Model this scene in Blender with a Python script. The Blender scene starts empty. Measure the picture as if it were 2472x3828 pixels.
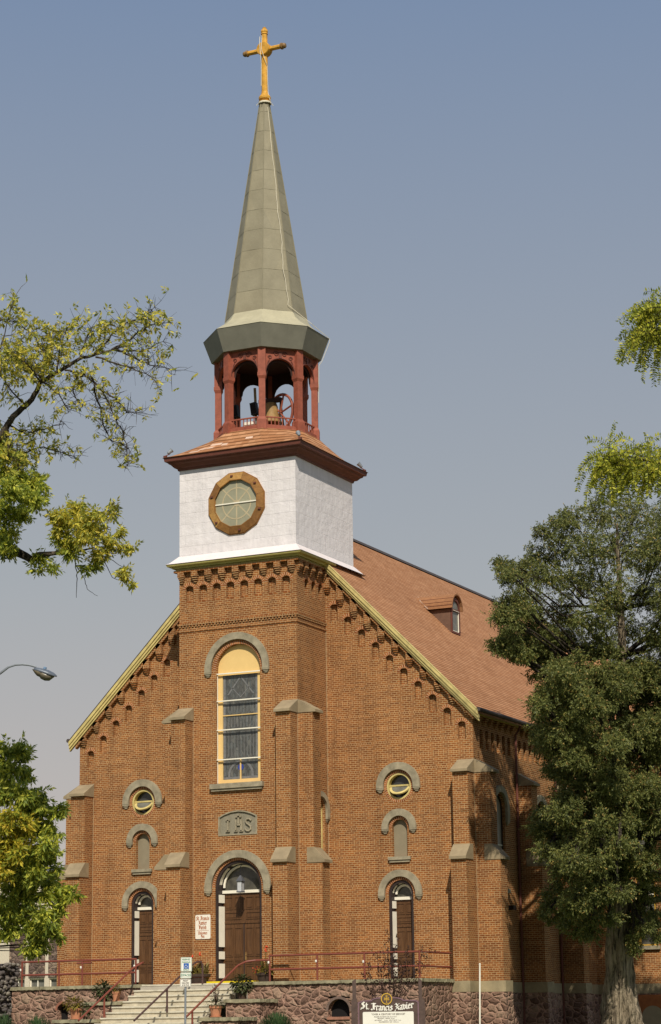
import bpy, bmesh, math, random
import numpy as np
from mathutils import Vector, Matrix
from mathutils.geometry import tessellate_polygon
R = math.radians
PI = math.pi
rnd = random.Random(7)
sc = bpy.context.scene
col = sc.collection

# ------------------------------------------------------------------ camera
CAMP = Vector((40.5579, -78.0006, -1.622))
CR = Vector((0.89907407, 0.43760267, -0.01302753))
CU = Vector((0.10976524, -0.19651128, 0.97433819))
CF = Vector((-0.42381294, 0.87743217, 0.22471176))
FPX = 8321.4854
cam = bpy.data.cameras.new('camera')
cam.sensor_fit = 'HORIZONTAL'
cam.sensor_width = 36.0
cam.lens = FPX / 2472 * 36.0
cam.clip_start = 1.0
cam.clip_end = 4000
camo = bpy.data.objects.new('camera', cam)
col.objects.link(camo)
M4 = Matrix((CR, CU, -CF)).transposed().to_4x4()
M4.translation = CAMP
camo.matrix_world = M4
sc.camera = camo

def at(x, y, D):
    """world point seen at (x, y) of a 1540 x 2385 print of the photo, D metres ahead of the lens"""
    s = 2472 / 1540
    return CAMP + (CR * ((x * s - 1236) / FPX) - CU * ((y * s - 1914) / FPX) + CF) * D

# ------------------------------------------------------------------ light
SUN = Vector((0.44, -0.77, 0.86)).normalized()
w = bpy.data.worlds.new('World'); sc.world = w
w.use_nodes = True
nt = w.node_tree; N = nt.nodes; L = nt.links
for n in list(N): N.remove(n)
sky = N.new('ShaderNodeTexSky'); sky.sky_type = 'NISHITA'; sky.sun_disc = False
sky.sun_elevation = math.asin(SUN.z)
sky.sun_rotation = math.atan2(SUN.x, SUN.y)
sky.altitude = 1200; sky.air_density = 1.0; sky.dust_density = 4.0; sky.ozone_density = 1.0
hs = N.new('ShaderNodeHueSaturation'); hs.inputs['Saturation'].default_value = 0.62; hs.inputs['Value'].default_value = 0.9
bg = N.new('ShaderNodeBackground'); bg.inputs['Strength'].default_value = 0.07
# smoke near the horizon, thinning upward: part of the sky itself
tc = N.new('ShaderNodeTexCoord'); sp = N.new('ShaderNodeSeparateXYZ')
mr = N.new('ShaderNodeMapRange'); mr.inputs[1].default_value = 0.0; mr.inputs[2].default_value = 0.46
cr = N.new('ShaderNodeValToRGB')
cr.color_ramp.elements[0].position = 0.0; cr.color_ramp.elements[0].color = (9.0, 7.4, 6.3, 1)
cr.color_ramp.elements[1].position = 1.0; cr.color_ramp.elements[1].color = (2.75, 3.95, 6.2, 1)
e = cr.color_ramp.elements.new(0.42); e.color = (5.75, 6.10, 6.4, 1)
mx = N.new('ShaderNodeMixRGB'); mx.inputs[0].default_value = 0.85
out = N.new('ShaderNodeOutputWorld')
L.new(tc.outputs['Generated'], sp.inputs[0]); L.new(sp.outputs['Z'], mr.inputs[0]); L.new(mr.outputs[0], cr.inputs[0])
L.new(sky.outputs[0], hs.inputs['Color']); L.new(hs.outputs[0], mx.inputs[1]); L.new(cr.outputs[0], mx.inputs[2])
L.new(mx.outputs[0], bg.inputs['Color']); L.new(bg.outputs[0], out.inputs['Surface'])

sun = bpy.data.lights.new('sun', 'SUN'); sun.energy = 4.2; sun.angle = R(0.5); sun.color = (1.0, 0.93, 0.80)
suno = bpy.data.objects.new('sun', sun); col.objects.link(suno)
suno.rotation_euler = (-SUN).to_track_quat('-Z', 'Y').to_euler()
suno.location = (30, -60, 60)
vs = sc.view_settings
vs.view_transform = 'Standard'; vs.look = 'None'; vs.gamma = 1.0; vs.exposure = 0.0; vs.use_curve_mapping = False

# ------------------------------------------------------------------ materials
MATS = {}
class NT:
    def __init__(s, name):
        m = bpy.data.materials.new(name); m.use_nodes = True
        s.m = m; s.t = m.node_tree; s.N = s.t.nodes; s.L = s.t.links
        s.b = s.N['Principled BSDF']; MATS[name] = m
    def n(s, typ, **kw):
        x = s.N.new('ShaderNode' + typ)
        for k, v in kw.items():
            if isinstance(k, str) and k.startswith('i_'):
                x.inputs[int(k[2:])].default_value = v
            else: setattr(x, k, v)
        return x
    def l(s, a, b): s.L.new(a, b)
    def obj(s): return s.n('TexCoord').outputs['Object']
    def noise(s, vec, scale, detail=4, rough=0.6):
        x = s.n('TexNoise'); x.inputs['Scale'].default_value = scale; x.inputs['Detail'].default_value = detail
        x.inputs['Roughness'].default_value = rough
        s.l(vec, x.inputs['Vector']); return x.outputs['Fac']
    def ramp(s, fac, stops):
        x = s.n('ValToRGB'); el = x.color_ramp.elements
        while len(el) < len(stops): el.new(0.5)
        for e, (p, c) in zip(el, stops):
            e.position = p; e.color = (*c, 1) if len(c) == 3 else c
        s.l(fac, x.inputs[0]); return x.outputs[0]
    def mix(s, fac, a, b, mode='MIX'):
        x = s.n('MixRGB', blend_type=mode)
        for sock, v in ((x.inputs[0], fac), (x.inputs[1], a), (x.inputs[2], b)):
            if hasattr(v, 'links') or isinstance(v, bpy.types.NodeSocket): s.l(v, sock)
            elif isinstance(v, (int, float)): sock.default_value = v
            else: sock.default_value = (*v, 1)
        return x.outputs[0]
    def math(s, op, a, b=0.0):
        x = s.n('Math', operation=op)
        for sock, v in ((x.inputs[0], a), (x.inputs[1], b)):
            if isinstance(v, bpy.types.NodeSocket): s.l(v, sock)
            else: sock.default_value = v
        return x.outputs[0]
    def bump(s, h, strength=0.5, dist=0.02):
        x = s.n('Bump'); x.inputs['Strength'].default_value = strength; x.inputs['Distance'].default_value = dist
        s.l(h, x.inputs['Height']); s.l(x.outputs[0], s.b.inputs['Normal']); return x
    def col(s, c):
        if isinstance(c, bpy.types.NodeSocket): s.l(c, s.b.inputs['Base Color'])
        else: s.b.inputs['Base Color'].default_value = (*c, 1)
    def rough(s, v, spec=0.3, metal=0.0):
        s.b.inputs['Roughness'].default_value = v; s.b.inputs['Specular IOR Level'].default_value = spec
        s.b.inputs['Metallic'].default_value = metal
    def wallvec(s, zscale=1.0):
        """(along the wall, height) whichever way the wall faces"""
        o = s.n('SeparateXYZ'); s.l(s.obj(), o.inputs[0])
        g = s.n('SeparateXYZ'); s.l(s.n('NewGeometry').outputs['True Normal'], g.inputs[0])
        side = s.math('GREATER_THAN', s.math('ABSOLUTE', g.outputs[0]), s.math('ABSOLUTE', g.outputs[1]))
        u = s.math('ADD', s.math('MULTIPLY', o.outputs[1], side), s.math('MULTIPLY', o.outputs[0], s.math('SUBTRACT', 1.0, side)))
        c = s.n('CombineXYZ'); s.l(u, c.inputs[0]); s.l(s.math('MULTIPLY', o.outputs[2], zscale), c.inputs[1])
        return c.outputs[0]

def plain(name, c, rough=0.7, var=0.18, scale=3.0, spec=0.3, metal=0.0, bump=0.0, bscale=25, c2=None):
    m = NT(name); o = m.obj()
    f = m.noise(o, scale, 5, 0.65)
    a = tuple(x * (1 - var) for x in c); b = c2 or tuple(min(1, x * (1 + var)) for x in c)
    m.col(m.ramp(f, [(0.3, a), (0.7, b)])); m.rough(rough, spec, metal)
    if bump: m.bump(m.noise(o, bscale, 4), bump, 0.01)
    return m.m

def brick(name, dark, light, mortar, tint=1.0, row=0.0775, wid=0.212):
    m = NT(name); v = m.wallvec()
    # slight waviness so the joints are never ruler straight
    nz = m.n('TexNoise'); nz.inputs['Scale'].default_value = 5.0; m.l(v, nz.inputs['Vector'])
    off = m.n('VectorMath', operation='SUBTRACT'); m.l(nz.outputs['Color'], off.inputs[0]); off.inputs[1].default_value = (.5, .5, .5)
    sca = m.n('VectorMath', operation='SCALE'); m.l(off.outputs[0], sca.inputs[0]); sca.inputs['Scale'].default_value = 0.016
    add = m.n('VectorMath', operation='ADD'); m.l(v, add.inputs[0]); m.l(sca.outputs[0], add.inputs[1])
    b = m.n('TexBrick'); m.l(add.outputs[0], b.inputs['Vector'])
    b.inputs['Scale'].default_value = 1.0; b.inputs['Mortar Size'].default_value = 0.0095; b.inputs['Mortar Smooth'].default_value = 0.2; b.squash = 0.5; b.squash_frequency = 7
    b.inputs['Brick Width'].default_value = wid; b.inputs['Row Height'].default_value = row; b.inputs['Bias'].default_value = -0.1
    b.inputs['Color1'].default_value = (*dark, 1); b.inputs['Color2'].default_value = (*light, 1); b.inputs['Mortar'].default_value = (*mortar, 1)
    c = b.outputs['Color']
    # weathering in broad patches and course to course
    f = m.noise(v, 0.45, 6, 0.7)
    c = m.mix(0.55, c, m.ramp(f, [(0.3, (0.62, 0.60, 0.58)), (0.5, (1, 1, 1)), (0.72, (1.22, 1.15, 1.0))]), 'MULTIPLY')
    sp2 = m.n('VectorMath', operation='MULTIPLY'); m.l(v, sp2.inputs[0]); sp2.inputs[1].default_value = (0.5, 6.0, 1)
    f2 = m.noise(sp2.outputs[0], 1.3, 3, 0.6)
    c = m.mix(0.6, c, m.ramp(f2, [(0.3, (0.80, 0.78, 0.76)), (0.7, (1.12, 1.12, 1.10))]), 'MULTIPLY')
    sp3 = m.n('VectorMath', operation='MULTIPLY'); m.l(v, sp3.inputs[0]); sp3.inputs[1].default_value = (1.6, 0.14, 1)
    c = m.mix(0.7, c, m.ramp(m.noise(sp3.outputs[0], 1.0, 5, 0.65), [(0.34, (0.74, 0.73, 0.72)), (0.5, (1, 1, 1)), (0.7, (1.10, 1.09, 1.06))]), 'MULTIPLY')
    f3 = m.noise(v, 9.0, 2, 0.6)
    c = m.mix(0.45, c, m.ramp(f3, [(0.3, (0.72, 0.70, 0.70)), (0.7, (1.2, 1.18, 1.1))]), 'MULTIPLY')
    m.col(c); m.rough(0.9, 0.15)
    m.bump(m.math('ADD', m.math('MULTIPLY', m.math('SUBTRACT', 1.0, b.outputs['Fac']), 1.0), m.math('MULTIPLY', f3, 0.3)), 0.25, 0.006)
    return m.m
BRICK = brick('brick', (0.215, 0.074, 0.023), (0.365, 0.140, 0.042), (0.52, 0.36, 0.19))
def flatbrick():
    m = NT('arch_brick'); g = m.n('NewGeometry'); o = m.obj()
    c = m.ramp(g.outputs['Random Per Island'], [(0, (0.20, 0.060, 0.018)), (1, (0.42, 0.15, 0.05))])
    c = m.mix(0.5, c, m.ramp(m.noise(o, 12, 3), [(0.3, (0.75, 0.75, 0.75)), (0.7, (1.15, 1.15, 1.1))]), 'MULTIPLY')
    m.col(c); m.rough(0.9, 0.15); return m.m
ARCHB = flatbrick()
MORTAR = plain('mortar', (0.66, 0.50, 0.32), 0.95, 0.15, 8)

POINTING = plain('old_pointing', (0.45, 0.33, 0.19), 0.95, 0.25, 4)
def stone(name, c1, c2, c3, mortar, scale=2.2, joint=0.05, bump=0.9):
    m = NT(name); v0 = m.obj()
    nz = m.n('TexNoise'); nz.inputs['Scale'].default_value = 2.3; nz.inputs['Detail'].default_value = 3; m.l(v0, nz.inputs['Vector'])
    off = m.n('VectorMath', operation='SUBTRACT'); m.l(nz.outputs['Color'], off.inputs[0]); off.inputs[1].default_value = (.5, .5, .5)
    sca = m.n('VectorMath', operation='SCALE'); m.l(off.outputs[0], sca.inputs[0]); sca.inputs['Scale'].default_value = 0.30
    add = m.n('VectorMath', operation='ADD'); m.l(v0, add.inputs[0]); m.l(sca.outputs[0], add.inputs[1])
    mp = m.n('Mapping'); m.l(add.outputs[0], mp.inputs[0]); mp.inputs['Scale'].default_value = (1, 1, 1.55)
    vo = m.n('TexVoronoi'); vo.inputs['Scale'].default_value = scale; vo.inputs['Randomness'].default_value = 0.85; m.l(mp.outputs[0], vo.inputs['Vector'])
    ve = m.n('TexVoronoi', feature='DISTANCE_TO_EDGE'); ve.inputs['Scale'].default_value = scale; ve.inputs['Randomness'].default_value = 0.85; m.l(mp.outputs[0], ve.inputs['Vector'])
    s = m.n('SeparateColor'); m.l(vo.outputs['Color'], s.inputs[0])
    c = m.ramp(s.outputs[0], [(0.0, c1), (0.5, c2), (1.0, c3)])
    f = m.noise(v0, 7, 6, 0.72)
    c = m.mix(0.8, c, m.ramp(f, [(0.28, (0.55, 0.55, 0.56)), (0.5, (1, 1, 1)), (0.75, (1.35, 1.3, 1.22))]), 'MULTIPLY')
    j = m.ramp(ve.outputs['Distance'], [(joint * 0.5, (0, 0, 0)), (joint * 1.4, (1, 1, 1))])
    c = m.mix(j, mortar, c)
    m.col(c); m.rough(0.92, 0.15)
    edge = m.ramp(ve.outputs['Distance'], [(0.0, (0, 0, 0)), (0.22, (1, 1, 1))])
    m.bump(m.math('ADD', edge, m.math('MULTIPLY', f, 0.9)), bump, 0.11)
    return m.m
RUBBLE = stone('rubble_stone', (0.14, 0.080, 0.058), (0.24, 0.145, 0.103), (0.35, 0.235, 0.165), (0.44, 0.265, 0.190), 2.9, 0.05, 0.6)
COBBLE = stone('cobble_stone', (0.05, 0.045, 0.045), (0.12, 0.10, 0.09), (0.24, 0.21, 0.17), (0.03, 0.025, 0.02), 3.4, 0.09)
PANELSTONE = stone('ledge_stone', (0.10, 0.07, 0.055), (0.17, 0.115, 0.095), (0.34, 0.25, 0.18), (0.07, 0.05, 0.04), 3.4, 0.03, 0.4)

SAND = plain('sandstone', (0.34, 0.275, 0.165), 0.9, 0.22, 2.2, 0.15, bump=0.5, bscale=14)
CAPST = plain('cap_stone', (0.32, 0.25, 0.155), 0.9, 0.20, 2.0, 0.15, bump=0.6, bscale=10)
HOOD = plain('hood_stone', (0.33, 0.283, 0.195), 0.92, 0.30, 3.5, 0.15, bump=0.3, bscale=20)
NICHE = plain('niche_render', (0.27, 0.225, 0.15), 0.9, 0.10, 2.0, 0.15)
COPING = plain('coping_stone', (0.31, 0.275, 0.175), 0.95, 0.35, 4.0, 0.1, bump=1.0, bscale=7)
YEL = plain('yellow_trim', (0.60, 0.48, 0.19), 0.55, 0.24, 2.2, 0.3)
LEDGE = plain('olive_trim', (0.52, 0.44, 0.15), 0.5, 0.15, 3.0, 0.3)
WYEL = plain('window_yellow', (0.82, 0.56, 0.22), 0.6, 0.05, 2.0, 0.3)
TRANSY = plain('ochre_paint', (0.75, 0.46, 0.07), 0.6, 0.05, 2.0)
DRED = plain('oxblood_paint', (0.150, 0.050, 0.034), 0.6, 0.15, 4.0, 0.3)
BRED = plain('red_oxide_paint', (0.30, 0.085, 0.050), 0.65, 0.22, 5.0, 0.3)
DARKIN = plain('dark_boards', (0.04, 0.018, 0.013), 0.8, 0.2, 5.0)
GOLD = plain('gold_paint', (0.64, 0.33, 0.042), 0.5, 0.32, 4.0, 0.4)
GOLDD = plain('tarnished_gold', (0.24, 0.135, 0.045), 0.5, 0.35, 14.0, 0.4)
WHITEWIRE = plain('pale_cable', (0.75, 0.68, 0.52), 0.6, 0.05)
WOODCLK = plain('varnished_wood', (0.40, 0.20, 0.055), 0.5, 0.45, 5.0, 0.35)
CREAM = plain('cream_paint', (0.88, 0.82, 0.68), 0.6, 0.05)
DFRAME = plain('dark_frame', (0.040, 0.027, 0.024), 0.5, 0.2)
RAILR = plain('railing_red', (0.21, 0.056, 0.036), 0.5, 0.12, 6.0, 0.35)
RAILSHADE = plain('railing_shaded', (0.085, 0.045, 0.04), 0.5, 0.12, 6.0, 0.35)  # railing red darkened: shade on the middle handrail put into its colour
GRAN = plain('granite', (0.60, 0.55, 0.43), 0.85, 0.18, 5.0, 0.2, bump=0.3)
RISER = plain('stained_granite', (0.52, 0.46, 0.34), 0.9, 0.22, 3.5, 0.2, bump=0.3)
SAFETY = plain('safety_yellow', (0.80, 0.62, 0.02), 0.6, 0.08)
TERRA = plain('terracotta', (0.50, 0.22, 0.12), 0.85, 0.15, 5.0, 0.2)
BARREL = plain('barrel_wood', (0.055, 0.035, 0.025), 0.75, 0.3, 8.0)
DKPOT = plain('dark_pot', (0.06, 0.035, 0.025), 0.7, 0.3, 8.0)
GALV = plain('galvanised_steel', (0.25, 0.27, 0.29), 0.5, 0.15, 8.0, 0.4, 0.2)
ALU = plain('lamp_aluminium', (0.13, 0.15, 0.18), 0.4, 0.25, 5.0, 0.4, 0.2)
LENSM = plain('lamp_lens', (0.13, 0.11, 0.07), 0.35, 0.2, 6.0, 0.5)
PCELL = plain('photocell_blue', (0.22, 0.34, 0.50), 0.4, 0.1)
BLACK = plain('black_plastic', (0.015, 0.015, 0.017), 0.5, 0.2)
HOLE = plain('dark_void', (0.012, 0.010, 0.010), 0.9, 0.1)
SIGNW = plain('sign_white', (0.84, 0.80, 0.70), 0.5, 0.03)
SIGNG = plain('sign_green', (0.05, 0.24, 0.15), 0.5, 0.05)
SIGNB = plain('sign_blue', (0.015, 0.11, 0.42), 0.5, 0.05)
SIGNR = plain('sign_brown_red', (0.42, 0.14, 0.055), 0.6, 0.08)
SIGNK = plain('sign_ink', (0.16, 0.13, 0.11), 0.6, 0.05)
BOARD = plain('brown_board', (0.095, 0.060, 0.048), 0.7, 0.25, 6.0)
BORDER = plain('board_border', (0.20, 0.115, 0.135), 0.7, 0.15)
LETTER = plain('white_letters', (0.86, 0.82, 0.72), 0.6, 0.03)
PANE = plain('storm_pane', (0.30, 0.265, 0.20), 0.35, 0.12, 1.2, 0.5)
BRONZE = plain('bronze', (0.30, 0.18, 0.065), 0.6, 0.35, 5.0, 0.3)
IRON = plain('rusty_iron', (0.12, 0.045, 0.03), 0.7, 0.2)
STUCCO = plain('pebbledash', (0.66, 0.58, 0.45), 0.95, 0.20, 22.0, 0.1, bump=0.6, bscale=40)
GRASS = plain('grass', (0.07, 0.10, 0.028), 0.95, 0.4, 4.0, 0.1)
ASPH = plain('asphalt', (0.05, 0.05, 0.05), 0.9, 0.2, 6.0)
CONC = plain('concrete', (0.42, 0.38, 0.31), 0.9, 0.15, 3.0)
LEADGLASS = plain('silver_lead', (0.40, 0.41, 0.42), 0.5, 0.08)
ORANGEBD = plain('orange_board', (0.42, 0.14, 0.045), 0.7, 0.15, 5.0)

def metal_spire():
    m = NT('spire_metal'); o = m.obj(); s = m.n('SeparateXYZ'); m.l(o, s.inputs[0])
    f = m.noise(o, 0.9, 5, 0.65)
    c = m.ramp(f, [(0.3, (0.24, 0.211, 0.140)), (0.7, (0.32, 0.284, 0.192))])
    g = m.n('NewGeometry')
    # sheet panels: each pan its own tint
    c = m.mix(0.35, c, m.ramp(g.outputs['Random Per Island'], [(0, (0.84, 0.85, 0.86)), (1, (1.14, 1.12, 1.08))]), 'MULTIPLY')
    f2 = m.noise(o, 30, 3)
    c = m.mix(0.3, c, m.ramp(f2, [(0.3, (0.85, 0.85, 0.85)), (0.7, (1.1, 1.1, 1.1))]), 'MULTIPLY')
    m.col(c); m.rough(0.6, 0.3); m.bump(m.noise(o, 2.2, 3), 0.35, 0.04); return m.m
SPIRE = metal_spire()
DRUM = plain('drum_metal', (0.20, 0.192, 0.150), 0.6, 0.14, 1.6, 0.3, bump=0.25, bscale=2.5)
SEAM = plain('seam_metal', (0.26, 0.232, 0.155), 0.6, 0.1)

def tin():
    m = NT('embossed_white_tin'); v = m.wallvec(); o = m.obj()
    b = m.n('TexBrick'); m.l(v, b.inputs['Vector']); b.inputs['Scale'].default_value = 1
    b.inputs['Brick Width'].default_value = 1.55; b.inputs['Row Height'].default_value = 0.45; b.inputs['Mortar Size'].default_value = 0.010
    b.inputs['Mortar Smooth'].default_value = 0.6
    f = m.noise(o, 1.7, 5, 0.6)
    c = m.ramp(f, [(0.3, (0.74, 0.69, 0.68)), (0.7, (0.83, 0.78, 0.77))])
    sv = m.n('VectorMath', operation='MULTIPLY'); m.l(o, sv.inputs[0]); sv.inputs[1].default_value = (5, 5, 0.6)
    st = m.noise(sv.outputs[0], 1.4, 4, 0.6)
    c = m.mix(0.35, c, m.ramp(st, [(0.35, (0.80, 0.80, 0.82)), (0.6, (1, 1, 1))]), 'MULTIPLY')
    m.col(c); m.rough(0.6, 0.25)
    h = m.math('ADD', m.math('MULTIPLY', m.math('SUBTRACT', 1.0, b.outputs['Fac']), 0.25), m.noise(o, 3.2, 4, 0.55))
    m.bump(h, 0.62, 0.055); return m.m
TIN = tin()
WHITEFL = plain('white_flashing', (0.78, 0.70, 0.68), 0.6, 0.06, 3)

def shingle(name, row=0.160, a=(0.40, 0.188, 0.090), b_=(0.49, 0.250, 0.130), zs=1.414):
    m = NT(name); v = m.wallvec(zs); o = m.obj()
    b = m.n('TexBrick'); m.l(v, b.inputs['Vector']); b.inputs['Scale'].default_value = 1
    b.inputs['Brick Width'].default_value = 0.30; b.inputs['Row Height'].default_value = row; b.inputs['Mortar Size'].default_value = 0.004
    b.inputs['Color1'].default_value = (*a, 1); b.inputs['Color2'].default_value = (*b_, 1); b.inputs['Mortar'].default_value = (*[x * 0.6 for x in a], 1)
    b.offset_frequency = 2
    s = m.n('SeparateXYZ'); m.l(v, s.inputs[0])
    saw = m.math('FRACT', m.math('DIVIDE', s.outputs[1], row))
    lip_shade = m.ramp(saw, [(0.22, (0.33, 0.27, 0.19)), (0.36, (1, 1, 1))])  # dark band per course: shadow gap under the shingle edge, painted in
    c = m.mix(0.9, b.outputs['Color'], lip_shade, 'MULTIPLY')
    f = m.noise(o, 0.5, 5, 0.65)
    c = m.mix(0.6, c, m.ramp(f, [(0.3, (0.82, 0.80, 0.78)), (0.7, (1.12, 1.12, 1.12))]), 'MULTIPLY')
    sv = m.n('VectorMath', operation='MULTIPLY'); m.l(v, sv.inputs[0]); sv.inputs[1].default_value = (0.3, 5.6, 1)
    f2 = m.noise(sv.outputs[0], 1.0, 2, 0.6)
    c = m.mix(0.6, c, m.ramp(f2, [(0.3, (0.84, 0.82, 0.8)), (0.7, (1.12, 1.12, 1.12))]), 'MULTIPLY')
    m.col(c); m.rough(0.9, 0.15)
    m.bump(m.math('SUBTRACT', 1.0, saw), 0.6, 0.03)
    return m.m
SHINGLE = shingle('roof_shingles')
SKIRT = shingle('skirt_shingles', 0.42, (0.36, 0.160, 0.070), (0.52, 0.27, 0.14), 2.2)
NEWSH = plain('new_shingle', (0.66, 0.46, 0.34), 0.9, 0.1, 5)
RIDGE = plain('ridge_metal', (0.07, 0.055, 0.05), 0.7, 0.2)

def wood_door():
    m = NT('oak_door'); o = m.obj()
    sv = m.n('VectorMath', operation='MULTIPLY'); m.l(o, sv.inputs[0]); sv.inputs[1].default_value = (14, 14, 1.2)
    f = m.noise(sv.outputs[0], 1.5, 5, 0.65)
    m.col(m.ramp(f, [(0.25, (0.060, 0.027, 0.011)), (0.75, (0.150, 0.070, 0.027))])); m.rough(0.5, 0.35); return m.m
DOOR = wood_door()
def glassm(name, c, rough=0.12, var=0.3):
    m = NT(name); o = m.obj()
    f = m.noise(o, 2.5, 3)
    m.col(m.ramp(f, [(0.3, tuple(x * (1 - var) for x in c)), (0.7, tuple(x * (1 + var) for x in c))])); m.rough(rough, 0.5); return m.m
GLASS = glassm('window_glass', (0.035, 0.036, 0.036))
FANGL = glassm('fanlight_glass', (0.085, 0.078, 0.060), 0.2, 0.5)  # paler tan tint puts the pane's brownish reflections into the colour
GLASSG = glassm('grey_glass', (0.16, 0.155, 0.13), 0.3)
def stained():
    m = NT('stained_glass'); o = m.obj()
    sv = m.n('VectorMath', operation='MULTIPLY'); m.l(o, sv.inputs[0]); sv.inputs[1].default_value = (1, 1, 0.35)
    vo = m.n('TexVoronoi', feature='DISTANCE_TO_EDGE'); vo.inputs['Scale'].default_value = 13; m.l(sv.outputs[0], vo.inputs['Vector'])
    vc = m.n('TexVoronoi'); vc.inputs['Scale'].default_value = 13; m.l(sv.outputs[0], vc.inputs['Vector'])
    s = m.n('SeparateColor'); m.l(vc.outputs['Color'], s.inputs[0])
    c = m.ramp(s.outputs[0], [(0, (0.075, 0.075, 0.07)), (0.5, (0.115, 0.112, 0.10)), (0.8, (0.105, 0.115, 0.112)), (1, (0.16, 0.155, 0.135))])
    j = m.ramp(vo.outputs['Distance'], [(0.02, (0.55, 0.55, 0.55)), (0.06, (1, 1, 1))])
    c = m.mix(1.0, c, j, 'MULTIPLY')
    m.col(c); m.rough(0.25, 0.5); return m.m
STAINED = stained()
LIGHTGL = plain('pale_stained_glass', (0.185, 0.182, 0.178), 0.3, 0.3, 9.0, 0.5)
BLUEGL = plain('blue_stained_glass', (0.03, 0.06, 0.30), 0.3, 0.3, 9.0, 0.5)
CLOCKGL = plain('frosted_rose_glass', (0.33, 0.315, 0.215), 0.35, 0.12, 1.5, 0.4)
TRACERY = plain('tracery_behind_glass', (0.48, 0.40, 0.25), 0.5, 0.10, 4.0)

def leaf(name, stops, trans=0.3):
    m = NT(name); g = m.n('NewGeometry'); o = m.obj()
    c = m.ramp(g.outputs['Random Per Island'], stops)
    big = m.noise(o, 0.9, 3)
    c = m.mix(0.4, c, m.ramp(big, [(0.3, (0.8, 0.82, 0.8)), (0.7, (1.15, 1.12, 1.0))]), 'MULTIPLY')
    m.col(c); m.rough(0.55, 0.3)
    tr = m.n('BsdfTranslucent'); m.l(c, tr.inputs['Color'])
    ms = m.n('MixShader'); ms.inputs[0].default_value = trans
    m.l(m.b.outputs[0], ms.inputs[1]); m.l(tr.outputs[0], ms.inputs[2])
    m.l(ms.outputs[0], m.N['Material Output'].inputs['Surface'])
    return m.m
LEAF_LOC = leaf('locust_leaves', [(0, (0.095, 0.111, 0.035)), (0.5, (0.167, 0.189, 0.054)), (0.93, (0.266, 0.27, 0.075)), (1, (0.473, 0.321, 0.097))], 0.35)
LEAF_ASH = leaf('ash_leaves', [(0, (0.212, 0.258, 0.048)), (0.4, (0.424, 0.434, 0.075)), (0.7, (0.763, 0.628, 0.104)), (0.9, (0.88, 0.83, 0.131)), (1, (0.88, 0.701, 0.15))], 0.5)
LEAF_ASHY = leaf('ash_leaves_yellow', [(0, (0.23, 0.29, 0.042)), (0.45, (0.44, 0.441, 0.053)), (0.75, (0.754, 0.621, 0.063)), (1, (0.878, 0.661, 0.095))], 0.5)
LEAF_ASHG = leaf('ash_leaves_green', [(0, (0.168, 0.232, 0.039)), (0.5, (0.387, 0.453, 0.071)), (0.88, (0.697, 0.664, 0.098)), (1, (0.88, 0.869, 0.098))], 0.5)
LEAF_HL = leaf('honey_locust_leaves', [(0, (0.23, 0.274, 0.04)), (0.5, (0.441, 0.475, 0.062)), (0.9, (0.756, 0.696, 0.087)), (0.94, (0.757, 0.808, 0.087)), (1, (0.757, 0.633, 0.109))], 0.5)
LEAF_IVY = leaf('ivy_leaves', [(0, (0.035, 0.05, 0.02)), (0.6, (0.07, 0.085, 0.03)), (1, (0.11, 0.11, 0.04))], 0.2)
LEAF_JUN = leaf('juniper_needles', [(0, (0.035, 0.07, 0.030)), (1, (0.10, 0.17, 0.06))], 0.2)
LEAF_COL = leaf('coleus_leaves', [(0, (0.12, 0.09, 0.02)), (0.5, (0.22, 0.18, 0.03)), (1, (0.34, 0.26, 0.04))], 0.3)
LEAF_CAN = leaf('canna_leaves', [(0, (0.07, 0.03, 0.015)), (0.5, (0.14, 0.10, 0.03)), (1, (0.24, 0.20, 0.05))], 0.3)
LEAF_PUR = leaf('maroon_leaves', [(0, (0.030, 0.016, 0.012)), (0.7, (0.075, 0.036, 0.026)), (1, (0.12, 0.07, 0.045))], 0.15)
FL_Y = plain('yellow_petals', (0.80, 0.55, 0.02), 0.6, 0.1)
FL_R = plain('red_petals', (0.75, 0.09, 0.03), 0.6, 0.1)
FL_P = plain('pink_petals', (0.60, 0.05, 0.16), 0.6, 0.1)
def barkm(name, a, b):
    m = NT(name); o = m.obj()
    sv = m.n('VectorMath', operation='MULTIPLY'); m.l(o, sv.inputs[0]); sv.inputs[1].default_value = (9, 9, 1.1)
    f = m.noise(sv.outputs[0], 1.0, 6, 0.7)
    m.col(m.ramp(f, [(0.38, tuple(x * 0.18 for x in a)), (0.5, a), (0.66, b)])); m.rough(0.95, 0.1)
    m.bump(f, 1.0, 0.25); return m.m
BARK = barkm('locust_bark', (0.34, 0.27, 0.185), (0.62, 0.50, 0.35))
BARKD = barkm('dark_bark', (0.085, 0.068, 0.052), (0.15, 0.12, 0.09))
BARKA = barkm('ash_bark', (0.13, 0.105, 0.075), (0.25, 0.20, 0.15))

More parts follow.
